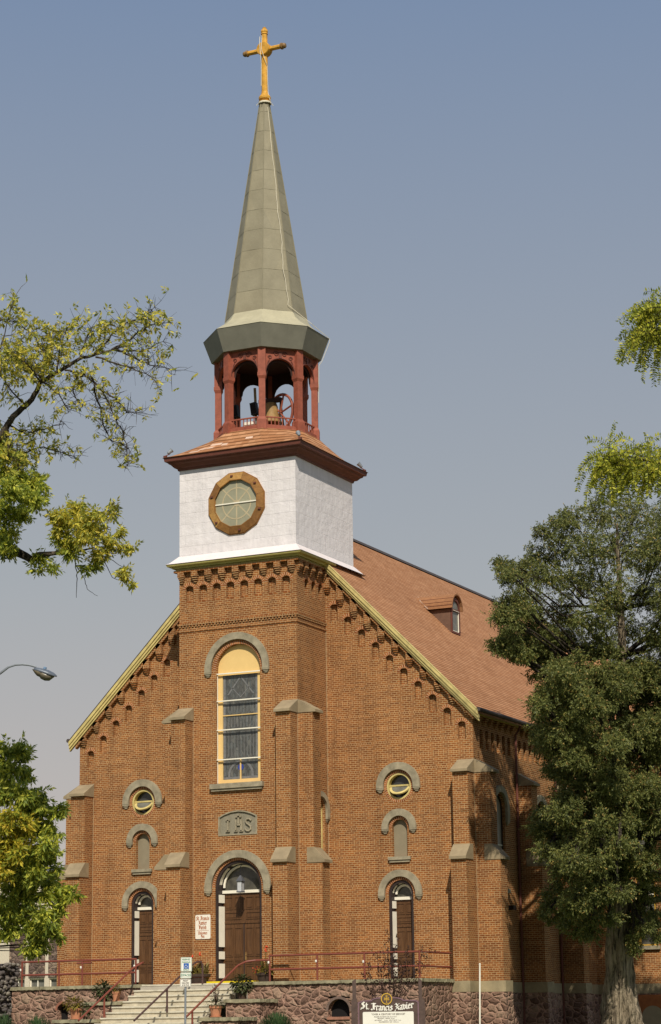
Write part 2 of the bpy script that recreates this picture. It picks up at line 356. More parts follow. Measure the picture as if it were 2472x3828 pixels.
# ------------------------------------------------------------------ mesh helpers
class MB:
    def __init__(s): s.v = []; s.f = []
    def add(s, vs, fs):
        o = len(s.v); s.v += [tuple(p) for p in vs]; s.f += [tuple(i + o for i in f) for f in fs]; return s
    def box(s, x0, x1, y0, y1, z0, z1):
        return s.add([(x0, y0, z0), (x1, y0, z0), (x1, y1, z0), (x0, y1, z0), (x0, y0, z1), (x1, y0, z1), (x1, y1, z1), (x0, y1, z1)],
                     [(0, 3, 2, 1), (4, 5, 6, 7), (0, 1, 5, 4), (1, 2, 6, 5), (2, 3, 7, 6), (3, 0, 4, 7)])
    def prism(s, poly, vec):
        n = len(poly); vec = Vector(vec); P = [Vector(p) for p in poly]
        return s.add(P + [p + vec for p in P], [tuple(range(n))[::-1], tuple(range(n, 2 * n))] + [(i, (i + 1) % n, n + (i + 1) % n, n + i) for i in range(n)])
    def tube(s, pts, rad, n=8, cap=True):
        P = [Vector(p) for p in pts]
        if isinstance(rad, (int, float)): rad = [rad] * len(P)
        up = Vector((0, 0, 1)); a = None; vs = []
        for i, p in enumerate(P):
            d = (P[min(i + 1, len(P) - 1)] - P[max(i - 1, 0)])
            d = d.normalized() if d.length > 1e-9 else up
            if a is None: a = d.cross(up if abs(d.z) < 0.9 else Vector((1, 0, 0))).normalized()
            else:
                a = a - d * a.dot(d); a = a.normalized() if a.length > 1e-6 else d.orthogonal().normalized()
            b = d.cross(a)
            for k in range(n):
                t = 2 * PI * k / n; vs.append(p + (a * math.cos(t) + b * math.sin(t)) * rad[i])
        fs = [(i * n + k, i * n + (k + 1) % n, (i + 1) * n + (k + 1) % n, (i + 1) * n + k) for i in range(len(P) - 1) for k in range(n)]
        if cap: fs += [tuple(range(n))[::-1], tuple((len(P) - 1) * n + k for k in range(n))]
        return s.add(vs, fs)
    def lathe(s, c, prof, n=16, ang0=0.0, cap=True, axis='z'):
        c = Vector(c); vs = []
        for r, z in prof:
            for k in range(n):
                t = ang0 + 2 * PI * k / n
                p = Vector((r * math.sin(t), -r * math.cos(t), z))
                if axis == 'y': p = Vector((p.x, p.z, -p.y))
                if axis == 'x': p = Vector((p.z, p.x, -p.y))
                vs.append(c + p)
        m = len(prof)
        fs = [(i * n + k, i * n + (k + 1) % n, (i + 1) * n + (k + 1) % n, (i + 1) * n + k) for i in range(m - 1) for k in range(n)]
        if cap: fs += [tuple(range(n))[::-1], tuple((m - 1) * n + k for k in range(n))]
        return s.add(vs, fs)
    def plate(s, loops, o, u, v, nrm, t, back=True):
        """flat plate with holes: loops[0] outer, others holes, in (u,v); front at o, going t behind along -nrm"""
        o, u, v, nrm = Vector(o), Vector(u), Vector(v), Vector(nrm)
        L2 = [[Vector((a, b, 0)) for a, b in lp] for lp in loops]
        tri = tessellate_polygon(L2)
        flat = [p for lp in L2 for p in lp]; n = len(flat)
        F = [o + u * p.x + v * p.y for p in flat]; B = [p - nrm * t for p in F]
        fs = []
        for a, b, c in tri:
            nn = (F[b] - F[a]).cross(F[c] - F[a])
            if nn.dot(nrm) < 0: a, b, c = a, c, b
            fs.append((a, b, c))
            if back: fs.append((n + a, n + c, n + b))
        k = 0
        for li, lp in enumerate(L2):
            m = len(lp)
            area = sum(lp[i].x * lp[(i + 1) % m].y - lp[(i + 1) % m].x * lp[i].y for i in range(m))
            flip = (area > 0) != (u.cross(v).dot(nrm) > 0)
            if li > 0: flip = not flip
            if li > 0: flip = flip
            for i in range(m):
                a, b = k + i, k + (i + 1) % m
                q = (a, n + a, n + b, b)
                if (area > 0) == (li == 0): q = q
                else: q = q[::-1]
                fs.append(q)
            k += m
        return s.add(F + B, fs)
    def xf(s, M):
        s.v = [tuple(M @ Vector(p)) for p in s.v]; return s
    def join(s, o): return s.add(o.v, o.f)

def rootloc(p):
    while p is not None and p.parent is not None: p = p.parent
    return p.location.copy() if p is not None else Vector((0, 0, 0))

def ob(name, mb, mat, parent=None, smooth=False, fixn=True, loc=None):
    me = bpy.data.meshes.new(name)
    o0 = rootloc(parent) if parent is not None else (Vector(loc) if loc is not None else Vector((0, 0, 0)))
    vs = np.array(mb.v, dtype=np.float64) - np.array(o0)
    me.from_pydata(vs.tolist(), [], mb.f)
    me.validate()
    if fixn and len(mb.f) < 20000:
        bm = bmesh.new(); bm.from_mesh(me); bmesh.ops.recalc_face_normals(bm, faces=bm.faces); bm.to_mesh(me); bm.free()
    if smooth:
        me.polygons.foreach_set('use_smooth', [True] * len(me.polygons))
    me.materials.append(mat)
    o = bpy.data.objects.new(name, me); col.objects.link(o)
    if parent is not None: o.parent = parent
    elif loc is not None: o.location = loc
    return o

def tag(o, label=None, cat=None, group=None, kind=None):
    if label: o['label'] = label
    if cat: o['category'] = cat
    if group: o['group'] = group
    if kind: o['kind'] = kind
    return o
def thing(name, label, cat, loc=(0, 0, 0), group=None):
    o = bpy.data.objects.new(name, None); o.empty_display_size = 0.3; o.location = loc; col.objects.link(o)
    return tag(o, label, cat, group)

def arch_pts(cx, r, zs, n=14, sq=1.0):
    return [(cx + r * math.cos(PI * i / n), zs + sq * r * math.sin(PI * i / n)) for i in range(n + 1)]
def arch_loop(cx, half, z0, zs, n=14, sq=1.0):
    return [(cx - half, z0), (cx + half, z0)] + arch_pts(cx, half, zs, n, sq)
def circ(cx, cz, r, n=28, ph=0.0): return [(cx + r * math.cos(2 * PI * i / n + ph), cz + r * math.sin(2 * PI * i / n + ph)) for i in range(n)]
def ring_arch(cx, zs, ro, ri, drop=0.0, n=18, sq=1.0):
    o = [(cx + ro * math.cos(PI * i / n), zs + sq * ro * math.sin(PI * i / n)) for i in range(n + 1)]
    i_ = [(cx + ri * math.cos(PI * i / n), zs + sq * ri * math.sin(PI * i / n)) for i in range(n + 1)]
    if drop: return [(cx + ro, zs - drop)] + o + [(cx - ro, zs - drop), (cx - ri, zs - drop)] + i_[::-1] + [(cx + ri, zs - drop)]
    return o + i_[::-1]

class Frame:
    """a wall face: origin, along, up, outward"""
    def __init__(s, o, u, n): s.o = Vector(o); s.u = Vector(u); s.v = Vector((0, 0, 1)); s.n = Vector(n)
    def p(s, a, b, out=0.0): return s.o + s.u * a + s.v * b + s.n * out
    def plate(s, mb, loops, out, t): return mb.plate(loops, s.p(0, 0, out), s.u, s.v, s.n, t)
    def box(s, mb, a0, a1, b0, b1, o0, o1):
        P = [s.p(a, b, c) for c in (o0, o1) for a, b in ((a0, b0), (a1, b0), (a1, b1), (a0, b1))]
        return mb.add(P, [(0, 1, 2, 3), (7, 6, 5, 4), (0, 4, 5, 1), (1, 5, 6, 2), (2, 6, 7, 3), (3, 7, 4, 0)])
T, W_, PR = 2.6, 8.75, 2.53
FT = Frame((0, -PR, 0), (1, 0, 0), (0, -1, 0))      # tower front
FM = Frame((0, 0, 0), (1, 0, 0), (0, -1, 0))        # gable wall
FS = Frame((T, 0, 0), (0, 1, 0), (1, 0, 0))         # tower right side
FW = Frame((W_, 0, 0), (0, 1, 0), (1, 0, 0))        # nave right side
YT = 13.1
FX = Frame((0, YT, 0), (1, 0, 0), (0, -1, 0))       # transept front
YC = -PR + T

# ================================================================== ground
def ground_z(x, y):
    t = min(1, max(0, (y + 26) / 16.0)); t = t * t * (3 - 2 * t)
    return -3.1 + t * 0.75
def sheet(xs, ys, dz=0.0):
    mb = MB(); n = len(ys)
    mb.v = [(x, y, ground_z(x, y) + dz) for x in xs for y in ys]
    mb.f = [(i * n + j, (i + 1) * n + j, (i + 1) * n + j + 1, i * n + j + 1) for i in range(len(xs) - 1) for j in range(n - 1)]
    return mb
tag(ob('ground', sheet([-1500, -200, -60, -20, 0, 20, 60, 200, 1500], [-1500, -300, -90] + [-60 + 2 * i for i in range(31)] + [40, 120, 400, 1500]), GRASS), kind='structure')
tag(ob('street', sheet([-300, -60, 0, 60, 300], [-66, -60, -50, -40, -32], 0.004), ASPH), kind='structure')
pv = MB(); pv.box(-300, 300, -31.8, -29.2, -3.15, -2.98); tag(ob('pavement', pv, CONC), kind='structure')
kb = MB(); kb.box(-300, 300, -31.98, -31.803, -3.15, -2.97); tag(ob('kerb', kb, GRAN), kind='structure')
# terrace floor between the retaining walls and the church
tf = MB(); tf.box(-9.15, -3.3, -3.66, -0.04, -2.2, -0.12); tf.box(-3.3, 1.15, -4.18, -0.04, -2.2, -0.12); tf.box(1.15, 7.80, -3.66, -0.04, -2.2, -0.12)
tag(ob('terrace_floor', tf, CONC), kind='structure')

# ================================================================== church
church = thing('church', 'red brick gabled church with white clock stage, open red belfry, grey spire and gold cross', 'church', (0, 6, -1.9))
C = church
# ---- openings
niches_R = [(2.97 + 0.5925 * i, 14.60 - 0.5578 * i) for i in range(10)]
niches_L = [(-4.63 - 0.6 * i, 13.02 - 0.585 * i) for i in range(7)]
NW = 0.16
def niche_loop(cx, top, h=0.68, half=NW): return arch_loop(cx, half, top - h, top - half * 0.75, 8, 0.75)
# ---- gable wall
outer = [(-W_, -0.1), (W_, -0.1), (W_, 18.86 - W_), (2.0, 16.86), (-2.0, 16.86), (-W_, 18.86 - W_)]
RC, LC = 5.63, -5.72
loops = [outer]
for cx in (LC, RC):
    loops.append(arch_loop(cx, 0.515, -0.09, 3.2, 14))
    loops.append(circ(cx, 7.27, 0.515))
    loops.append(arch_loop(cx, 0.315, 4.59, 5.69, 12))
loops += [niche_loop(*n) for n in niches_R + niches_L]
mb = MB(); FM.plate(mb, loops, 0, 0.3)
for cx, z in niches_R + niches_L: FM.box(mb, cx - 0.2, cx + 0.2, z - 0.75, z + 0.05, -0.28, -0.16)
ob('gable_wall', mb, BRICK, C)
# ---- tower walls
tn = [(-2.14 + 0.6114 * i, 15.4) for i in range(8)]
loops = [[(-T, -0.1), (T, -0.1), (T, 16.2), (-T, 16.2)], arch_loop(0.0, 1.0, -0.095, 3.55, 18), arch_loop(0.02, 0.97, 7.5, 11.93, 18),
         [(-0.86, 5.5), (0.83, 5.5)] + [(0.83, 6.22), (0.6, 6.33), (0.3, 6.42), (-0.015, 6.45), (-0.33, 6.42), (-0.63, 6.33), (-0.86, 6.22)]]
loops += [niche_loop(cx, z, 0.66, 0.18) for cx, z in tn]
mb = MB(); FT.plate(mb, loops, 0, 0.4)
loops = [[(-PR + 0.4, -0.1), (-0.001, -0.1), (-0.001, 16.2), (-PR + 0.4, 16.2)], arch_loop(-0.75, 0.47, 4.6, 6.45, 14)]
sn = [(-2.24 + 0.6 * i, 15.37) for i in range(4)]
loops += [niche_loop(cx, z, 0.66, 0.18) for cx, z in sn if cx - 0.18 > -PR + 0.42]
FS.plate(mb, loops, 0, 0.3)
mb.box(-T, -T + 0.3, -PR + 0.4, -0.001, -0.1, 16.2)
for cx, z in tn: FT.box(mb, cx - 0.22, cx + 0.22, z - 0.75, z + 0.05, -0.35, -0.16)
for cx, z in sn: FS.box(mb, cx - 0.22, cx + 0.22, z - 0.75, z + 0.05, -0.28, -0.16)
# tower carried up through the roof behind the gable
mb.box(-T, T, 0.301, 2.6, 14.0, 16.3)
ob('tower_wall', mb, BRICK, C)
# ---- nave side wall with windows and blind arcade
win_y = [2.47, 6.85, 11.2]
side_n = [(0.83 + 0.575 * i, 9.33) for i in range(21)]
side_n = [a for a in side_n if min(abs(a[0] - b) for b in (4.28, 8.7)) > 0.3 and a[0] < 12.7]
loops = [[(0.301, -0.1), (YT, -0.1), (YT, 10.1), (0.301, 10.1)]]
for y in win_y: loops.append(arch_loop(y, 0.55, 3.4, 6.46, 14))
loops += [niche_loop(y, z, 0.75, 0.15) for y, z in side_n]
mb = MB(); FW.plate(mb, loops, 0, 0.3)
for y, z in side_n: FW.box(mb, y - 0.19, y + 0.19, z - 0.8, z + 0.05, -0.28, -0.16)
ob('nave_wall', mb, BRICK, C)
mb = MB(); mb.box(-W_, -W_ + 0.3, 0.301, 34, -0.1, 10.1); ob('nave_wall', mb, BRICK, C)
mb = MB(); mb.box(-W_ + 0.301, W_, 33.7, 34, -0.1, 10.099)
mb.add([(-W_, 33.99, 10.1), (W_, 33.99, 10.1), (0, 33.99, 18.8), (-W_, 33.7, 10.1), (W_, 33.7, 10.1), (0, 33.7, 18.8)], [(0, 1, 2), (3, 5, 4), (0, 3, 4, 1), (1, 4, 5, 2), (2, 5, 3, 0)])
ob('rear_wall', mb, BRICK, C)
# ---- transept (behind the tree)
mb = MB(); XE = 12.3
FX.plate(mb, [[(W_ + 0.001, -0.1), (XE, -0.1), (XE, 10.0), (W_ + 0.001, 10.0)], arch_loop(11.05, 0.42, 1.45, 5.9, 14), ], 0, 0.3)
mb.box(XE - 0.3, XE, YT + 0.3, YT + 10.2, -0.1, 10.0)
ob('transept_wall', mb, BRICK, C)
# ---- foundation and plinth band
fb = MB(); pb = MB()
for (x0, x1, y0, y1) in ((-W_, W_, 0.0, 33.9), (-T, T, -PR, -0.06), (W_ + 0.07, XE, YT, YT + 10.2)):
    fb.box(x0 - 0.06, x1 + 0.06, y0 - 0.06, y1 + 0.06, -2.9, -0.502)
    pb.box(x0 - 0.055, x1 + 0.055, y0 - 0.055, y1 + 0.055, -0.5, -0.1)
ob('foundation', fb, RUBBLE, C); ob('plinth_band', pb, SAND, C)

# ---- buttresses
def buttress(o, n, w, ztop, base=True):
    """o: wall point at one edge of the shaft, n outward; w vector along the wall"""
    o = Vector(o); n = Vector(n); wv = Vector(w); wl = wv.length; t = wv.normalized()
    def prof(mb, pts, over, w0=0.0):
        P = [o + n * a + Vector((0, 0, z)) - t * over for a, z in pts]; mb.prism(P, t * (wl + 2 * over))
    mb = MB()
    prof(mb, [(0.0, -0.1), (0.97, -0.1), (0.97, 4.36), (0.63, 4.60), (0.63, ztop - 0.49), (0, ztop - 0.3)], 0)
    b = ob('buttress', mb, BRICK, C)
    c1 = MB(); prof(c1, [(-0.0, ztop), (0.76, ztop - 0.43), (0.76, ztop - 0.53), (0.0, ztop - 0.53)], 0.028)
    ob('capstone', c1, CAPST, b)
    c2 = MB(); prof(c2, [(0.34, 4.90), (0.632, 4.90), (1.08, 4.43), (1.08, 4.33), (0.34, 4.33)], 0.028)
    ob('capstone', c2, CAPST, b)
    if base:
        c3 = MB(); prof(c3, [(0.06, -0.499), (1.05, -0.499), (1.05, -0.098), (0.06, -0.098)], 0.05); ob('plinth_stone', c3, SAND, b)
        c4 = MB(); prof(c4, [(0.07, -2.6), (1.05, -2.6), (1.05, -0.503), (0.07, -0.503)], 0.045); ob('footing', c4, RUBBLE, b)
    return b
BW = 0.63
buttress((T, -PR, 0), (0, -1, 0), (-BW, 0, 0), 10.54)
buttress((T, -PR, 0), (1, 0, 0), (0, BW, 0), 10.54)
buttress((-T, -PR, 0), (0, -1, 0), (BW, 0, 0), 10.54)
buttress((-T, -PR, 0), (-1, 0, 0), (0, BW, 0), 10.54)
buttress((W_, 0, 0), (0, -1, 0), (-BW, 0, 0), 8.13)
buttress((W_, 0, 0), (1, 0, 0), (0, BW, 0), 8.13)
buttress((-W_, 0, 0), (0, -1, 0), (BW + 0.05, 0, 0), 8.13)
buttress((-W_, 0, 0), (-1, 0, 0), (0, BW, 0), 8.13)
for y in (4.36, 8.76): buttress((W_, y, 0), (1, 0, 0), (0, BW, 0), 8.0)

# tan pointing where the buttresses meet the walls
for x, y, z0, z1 in ((-W_ + BW + 0.06, -0.004, -0.09, 8.1), (-T + BW + 0.01, -PR - 0.004, -0.09, 10.5), (T + 0.008, -PR - 0.014, -0.09, 10.02), (T + 0.014, -0.004, -0.09, 13.5), (W_ + 0.006, -0.014, -0.09, 7.6)):
    mb = MB(); mb.box(x - 0.007, x + 0.007, y - 0.012, y + 0.003, z0, z1); ob('corner_pointing', mb, POINTING, C)

# ---- hood moulds with corbelled ends, brick voussoir rings
def hood(fr, cx, zs, ro, ri, drop, parent=None, mat=None):
    mb = MB(); fr.plate(mb, [ring_arch(cx, zs, ro, ri, drop, 24)], 0.11, 0.105)
    h = ob('hood_mould', mb, HOOD, parent or C)
    for sgn in (-1, 1):
        k = MB(); m0 = cx + sgn * (ro + ri) / 2; hw = (ro - ri) / 2
        for q, (sc_, dz) in enumerate(((1.0, 0.0), (0.72, 0.055), (0.45, 0.11))):
            fr.box(k, m0 - hw * sc_, m0 + hw * sc_, zs - drop - dz - 0.055, zs - drop - dz - 0.003, 0.0, 0.10 - 0.025 * q)
        ob('corbel_end', k, HOOD, h)
    return h
def brick_ring(fr, cx, zs, r0, r1, name='brick_arch', full=False, parent=None, out=0.006, n=None):
    n = n or max(7, int((2 if full else 1) * PI * r1 / 0.085)); mb = MB(); tot = 2 * PI if full else PI
    for i in range(n):
        a0, a1 = tot * (i + 0.1) / n, tot * (i + 0.9) / n
        P = [(r0, a0), (r1, a0), (r1, a1), (r0, a1)]
        F = [fr.p(cx + r * math.cos(a), zs + r * math.sin(a), out) for r, a in P]
        B = [fr.p(cx + r * math.cos(a), zs + r * math.sin(a), -0.05) for r, a in P]
        mb.add(F + B, [(0, 1, 2, 3), (0, 4, 5, 1), (1, 5, 6, 2), (2, 6, 7, 3), (3, 7, 4, 0)])
    o = ob(name, mb, ARCHB, parent or C)
    bed = MB()
    loops = [circ(cx, zs, r1 - 0.004, 40), circ(cx, zs, r0 + 0.002, 40)] if full else [ring_arch(cx, zs, r1 - 0.004, r0 + 0.002, 0, 24)]
    fr.plate(bed, loops, 0.003, 0.05)
    ob('mortar_bed', bed, MORTAR, o)
    return o
hood(FT, 0.0, 3.52, 1.42, 1.13, 0.10); brick_ring(FT, 0.0, 3.55, 1.0, 1.11)
hood(FT, -0.005, 11.94, 1.41, 1.14, 0.10); brick_ring(FT, 0.02, 11.93, 0.972, 1.10)
for cx in (LC, RC):
    hood(FM, cx, 3.2, 0.905, 0.645, 0.07); brick_ring(FM, cx, 3.2, 0.517, 0.625)
    hood(FM, cx, 7.28, 0.91, 0.625, 0.07); brick_ring(FM, cx, 7.27, 0.517, 0.62, full=True)
    hood(FM, cx, 5.69, 0.715, 0.45, 0.05); brick_ring(FM, cx, 5.69, 0.317, 0.43)
hood(FS, -0.75, 6.45, 0.735, 0.53, 0.25)
for y in win_y[:2]: hood(FW, y, 6.46, 0.87, 0.62, 0.45)
for cx, z in niches_R + niches_L: brick_ring(FM, cx, z - NW * 0.75 - 0.03, 0.165, 0.285, n=9)
for cx, z in tn: brick_ring(FT, cx, z - 0.16, 0.185, 0.30, n=9)
for cx, z in sn[1:]: brick_ring(FS, cx, z - 0.16, 0.185, 0.30, n=9)

# ---- corbel tables
def corbel(fr, cx, zb, h, w=0.27, out=0.185):
    """brick pilaster hanging from the course above on three stepped brackets; zb = tip"""
    mb = MB()
    fr.box(mb, cx - w / 2, cx + w / 2, zb + 0.22, zb + h, -0.02, out)
    fr.box(mb, cx - w / 2 + 0.02, cx + w / 2 - 0.02, zb + 0.15, zb + 0.218, -0.02, out * 0.82)
    fr.box(mb, cx - w * 0.36, cx + w * 0.36, zb + 0.075, zb + 0.148, -0.02, out * 0.6)
    fr.box(mb, cx - w * 0.24, cx + w * 0.24, zb, zb + 0.073, -0.02, out * 0.36)
    return ob('corbel', mb, BRICK, C)
for i in range(9): corbel(FT, -2.46 + 0.6135 * i, 15.52, 0.425)
for y in (-2.42, -1.95, -1.36, -0.75, -0.16): corbel(FS, y, 15.50, 0.425)
for i in range(11): corbel(FM, 2.72 + 0.587 * i, 15.03 - 0.530 * i, 18.42 - (2.72 + 0.587 * i) - (15.03 - 0.530 * i) - 0.0 + 0.17)
for i in range(8): corbel(FM, -4.32 - 0.6 * i, 13.57 - 0.553 * i, 18.42 - (4.32 + 0.6 * i) - (13.57 - 0.553 * i) + 0.17)
for i in range(22):
    y = 0.5 + 0.575 * i
    if min(abs(y - 4.4), abs(y - 8.9)) > 0.25 and y < 12.9: corbel(FW, y, 9.5, 0.40, 0.24)
mb = MB()
FT.box(mb, -T - 0.165, T + 0.165, 15.945, 16.03, -0.02, 0.182); FS.box(mb, -PR - 0.08, -0.0, 15.943, 16.028, -0.02, 0.17)
mb.prism([FM.p(2.6, 16.22, 0.185), FM.p(W_ + 0.11, 18.82 - W_ - 0.11, 0.185), FM.p(W_ + 0.11, 18.47 - W_ - 0.11, 0.185), FM.p(2.6, 15.87, 0.185)], (0, 0.2, 0))
mb.prism([FM.p(-2.6, 16.22, 0.185), FM.p(-W_ - 0.11, 18.82 - W_ - 0.11, 0.185), FM.p(-W_ - 0.11, 18.47 - W_ - 0.11, 0.185), FM.p(-2.6, 15.87, 0.185)], (0, 0.2, 0))
FW.box(mb, 0.02, 12.9, 9.903, 10.11, -0.02, 0.13)
ob('corbel_course', mb, BRICK, C)
# string course round the tower with a toothed row
mb = MB()
FT.box(mb, -T - 0.05, T + 0.05, 13.82, 13.90, -0.02, 0.06); FS.box(mb, -PR, -0.0, 13.822, 13.898, -0.02, 0.055)
FT.box(mb, -T - 0.02, T + 0.02, 13.55, 13.64, -0.02, 0.032); FS.box(mb, -PR, -0.0, 13.552, 13.638, -0.02, 0.028)
for i in range(37): FT.box(mb, -T + 0.02 + i * 0.142, -T + 0.09 + i * 0.142, 13.742, 13.817, -0.02, 0.05)
for i in range(17): FS.box(mb, -PR + 0.04 + i * 0.145, -PR + 0.11 + i * 0.145, 13.742, 13.819, -0.02, 0.045)
ob('string_course', mb, BRICK, C)

# ---- roofs
def roof_z(x): return 19.06 - 1.005 * abs(x)
YE = 34.3
for s in (1, -1):
    mb = MB(); xe = 9.12 * s
    mb.prism([(0, -0.28, 19.06), (xe, -0.28, roof_z(xe)), (xe, -0.28, roof_z(xe) - 0.10), (0, -0.28, 18.95)], (0, YE, 0))
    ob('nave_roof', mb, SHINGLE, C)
mb = MB(); mb.prism([(-0.14, -0.28, 18.98), (0, -0.28, 19.15), (0.14, -0.28, 18.98), (0, -0.28, 19.07)], (0, YE, 0)); ob('ridge_cap', mb, RIDGE, C)
mb = MB()
za = 10.0; yr_ = YT + 5.1; zr = 15.1
mb.add([(W_ - 2, YT - 0.3, za - 0.02), (XE + 0.3, YT - 0.3, za - 0.02), (XE - 4.9, yr_, zr), (2.0, yr_, zr), (XE + 0.3, YT + 10.5, za), (W_ - 2, YT + 10.5, za)],
       [(0, 1, 2, 3), (1, 4, 2), (3, 2, 4, 5), (0, 5, 4, 1)])
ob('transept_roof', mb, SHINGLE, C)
# raking mouldings: two steps of yellow trim
def rake(s):
    mb = MB(); L_ = 9.10; d = Vector((s, 0, -1.005))
    x0 = 2.62
    for (a, b, y0, y1) in ((-0.012, -0.17, -0.345, -0.283), (-0.172, -0.30, -0.300, -0.245), (-0.302, -0.40, -0.250, -0.130)):
        P = [(s * x0, y0, roof_z(x0) + a), (s * L_, y0, roof_z(L_) + a), (s * L_, y0, roof_z(L_) + b), (s * x0, y0, roof_z(x0) + b)]
        mb.prism(P, (0, y1 - y0, 0))
    # soffit infill
    mb.prism([(s * x0, -0.24, roof_z(x0) - 0.105), (s * L_, -0.24, roof_z(L_) - 0.105), (s * L_, -0.24, roof_z(L_) - 0.33), (s * x0, -0.24, roof_z(x0) - 0.33)], (0, 0.1, 0))
    r_ = ob('rake_moulding', mb, YEL, C)
    e = MB(); e.prism([(s * x0, -0.36, roof_z(x0) + 0.03), (s * L_, -0.36, roof_z(L_) + 0.03), (s * L_, -0.36, roof_z(L_) - 0.008), (s * x0, -0.36, roof_z(x0) - 0.008)], (0, 0.12, 0))
    ob('drip_edge', e, RIDGE if s < 0 else YEL, r_)
rake(1); rake(-1)
for s in (1, -1):
    mb = MB(); mb.box(*sorted((s * 8.885, s * 9.0)), -0.2, YT - 0.3, 9.78, 9.99); ob('eave_fascia', mb, YEL, C)
    g = MB(); x = s * 9.13
    g.tube([(x, -0.33, 9.95), (x, YT - 0.3, 9.93)], 0.085, 8); ob('gutter', g, RIDGE, C)
def downpipe(y):
    mb = MB(); mb.tube([(9.11, y, 9.9), (9.0, y, 9.7), (8.83, y, 9.45), (8.83, y, -1.95)], 0.05, 8); ob('downpipe', mb, DRED, C)
downpipe(4.24); downpipe(8.66)

# ---- dormer
def dormer(yc, x0=4.43):
    yl, yr, zb, zs = yc - 0.46, yc + 0.46, 14.66, 15.66
    hw = 0.46
    xb = lambda z: (19.06 - z) / 1.005
    CHK = plain('dormer_cheek', (0.15, 0.085, 0.058), 0.9, 0.2, 4)
    d = None
    def cheek_(y0, y1, par):
        mb = MB(); mb.prism([(x0 - 0.02, y0, roof_z(x0) - 0.05), (x0 - 0.02, y0, zs), (xb(zs) - 0.2, y0, zs)], (0, y1 - y0, 0)); ob('dormer_cheek', mb, CHK, par)
    hd = MB(); n = 10
    for (r0, r1, xf_) in ((0.56, 0.62, x0 + 0.12),):
        ring = [(yc + r1 * math.cos(PI * i / n), zs + 0.02 + 1.12 * r1 * math.sin(PI * i / n)) for i in range(n + 1)]
        rin = [(yc + r0 * math.cos(PI * i / n), zs + 0.02 + 1.12 * r0 * math.sin(PI * i / n)) for i in range(n + 1)]
        for i in range(n):
            q = [ring[i], ring[i + 1], rin[i + 1], rin[i]]
            F = [(xf_, a, b) for a, b in q]; B = [(xb(b) - 0.25, a, b) for a, b in q]
            hd.add(F + B, [(0, 1, 2, 3), (7, 6, 5, 4), (0, 4, 5, 1), (2, 6, 7, 3), (1, 5, 6, 2), (3, 7, 4, 0)])
    d = ob('dormer', hd, plain('dormer_boards', (0.31, 0.145, 0.065), 0.8, 0.2, 5), C)
    cheek_(yl, yl + 0.05, d); cheek_(yr - 0.05, yr, d)
    st = MB()
    for zz in (0.13, 0.28, 0.45): 
        yy = yc - math.sqrt(max(0, 0.615 ** 2 - (zz / 1.12) ** 2)) - 0.004
        st.tube([(x0 + 0.11, yy, zs + 0.02 + zz), (xb(zs + zz) - 0.05, yy, zs + 0.02 + zz)], 0.012, 4)
    ob('batten', st, DRED, d)
    fl = MB(); fl.tube([(xb(zs + 0.7) + 0.02, yc, zs + 0.72), (xb(zs + 0.45) + .05, yc - 0.46, zs + 0.47), (xb(zs) + 0.05, yc - 0.64, zs + 0.03)], 0.035, 6)
    ob('flashing', fl, plain('lead_flashing', (0.40, 0.27, 0.19), 0.7, 0.3, 9), d)
    fr = Frame((x0, 0, 0), (0, 1, 0), (1, 0, 0))
    w_ = MB(); fr.plate(w_, [arch_loop(yc, hw, zb - 0.03, zs, 12, 1.15), arch_loop(yc, hw - 0.10, zb + 0.05, zs, 12, 1.15)], 0.03, 0.06)
    fr.box(w_, yc - 0.37, yc + 0.37, zs - 0.06, zs + 0.02, -0.02, 0.035)
    wn = ob('dormer_window', w_, DRED, d)
    g = MB(); fr.plate(g, [arch_loop(yc, hw - 0.105, zb + 0.045, zs, 12, 1.15)], -0.02, 0.03); ob('glass', g, GLASSG, d)
    s_ = MB(); fr.box(s_, yc + 0.31, yc + 0.335, zb + 0.06, zs - 0.08, -0.015, 0.02); fr.box(s_, yc - 0.335, yc + 0.335, zb + 0.06, zb + 0.085, -0.015, 0.02); fr.box(s_, yc - 0.33, yc + 0.33, zs - 0.055, zs - 0.035, 0.037, 0.05)
    ob('sash_bead', s_, CREAM, d)
dormer(8.97)

# ---- clock stage
mb = MB(); mb.box(-T, T, -PR, -PR + 5.2, 16.55, 20.22); 
ob('clock_stage', mb, TIN, C)
mb = MB()
mb.lathe((0, YC, 0), [((T + 0.42) * 1.41421, 16.27), ((T + 0.30) * 1.41421, 16.33), ((T + 0.02) * 1.41421, 16.62)], 4, PI / 4, False)
ob('flashing_skirt', mb, WHITEFL, C)
mb = MB()
prof = [(0.06, 16.03), (0.10, 16.032), (0.11, 16.10), (0.21, 16.105), (0.23, 16.17), (0.36, 16.18), (0.38, 16.21), (0.39, 16.268)]
for fr, a0, a1 in ((FT, -T, T), (FS, -PR, 0.25)):
    for (o0, z0), (o1, z1) in zip(prof[:-1], prof[1:]):
        if fr is FT: P = [fr.p(a0 - o0, z0, o0), fr.p(a1 + o0, z0, o0), fr.p(a1 + o1, z1, o1), fr.p(a0 - o1, z1, o1)]
        else: P = [fr.p(a0 - o0, z0, o0), fr.p(a1, z0, o0), fr.p(a1, z1, o1), fr.p(a0 - o1, z1, o1)]
        mb.add(P, [(0, 1, 2, 3)])
for x in (-1,):
    for (o0, z0), (o1, z1) in zip(prof[:-1], prof[1:]):
        mb.add([(-T - o0, -PR - o0, z0), (-T - o1, -PR - o1, z1), (-T - o1, 0.25, z1), (-T - o0, 0.25, z0)], [(0, 1, 2, 3)])
ob('ledge_moulding', mb, LEDGE, C, fixn=False)

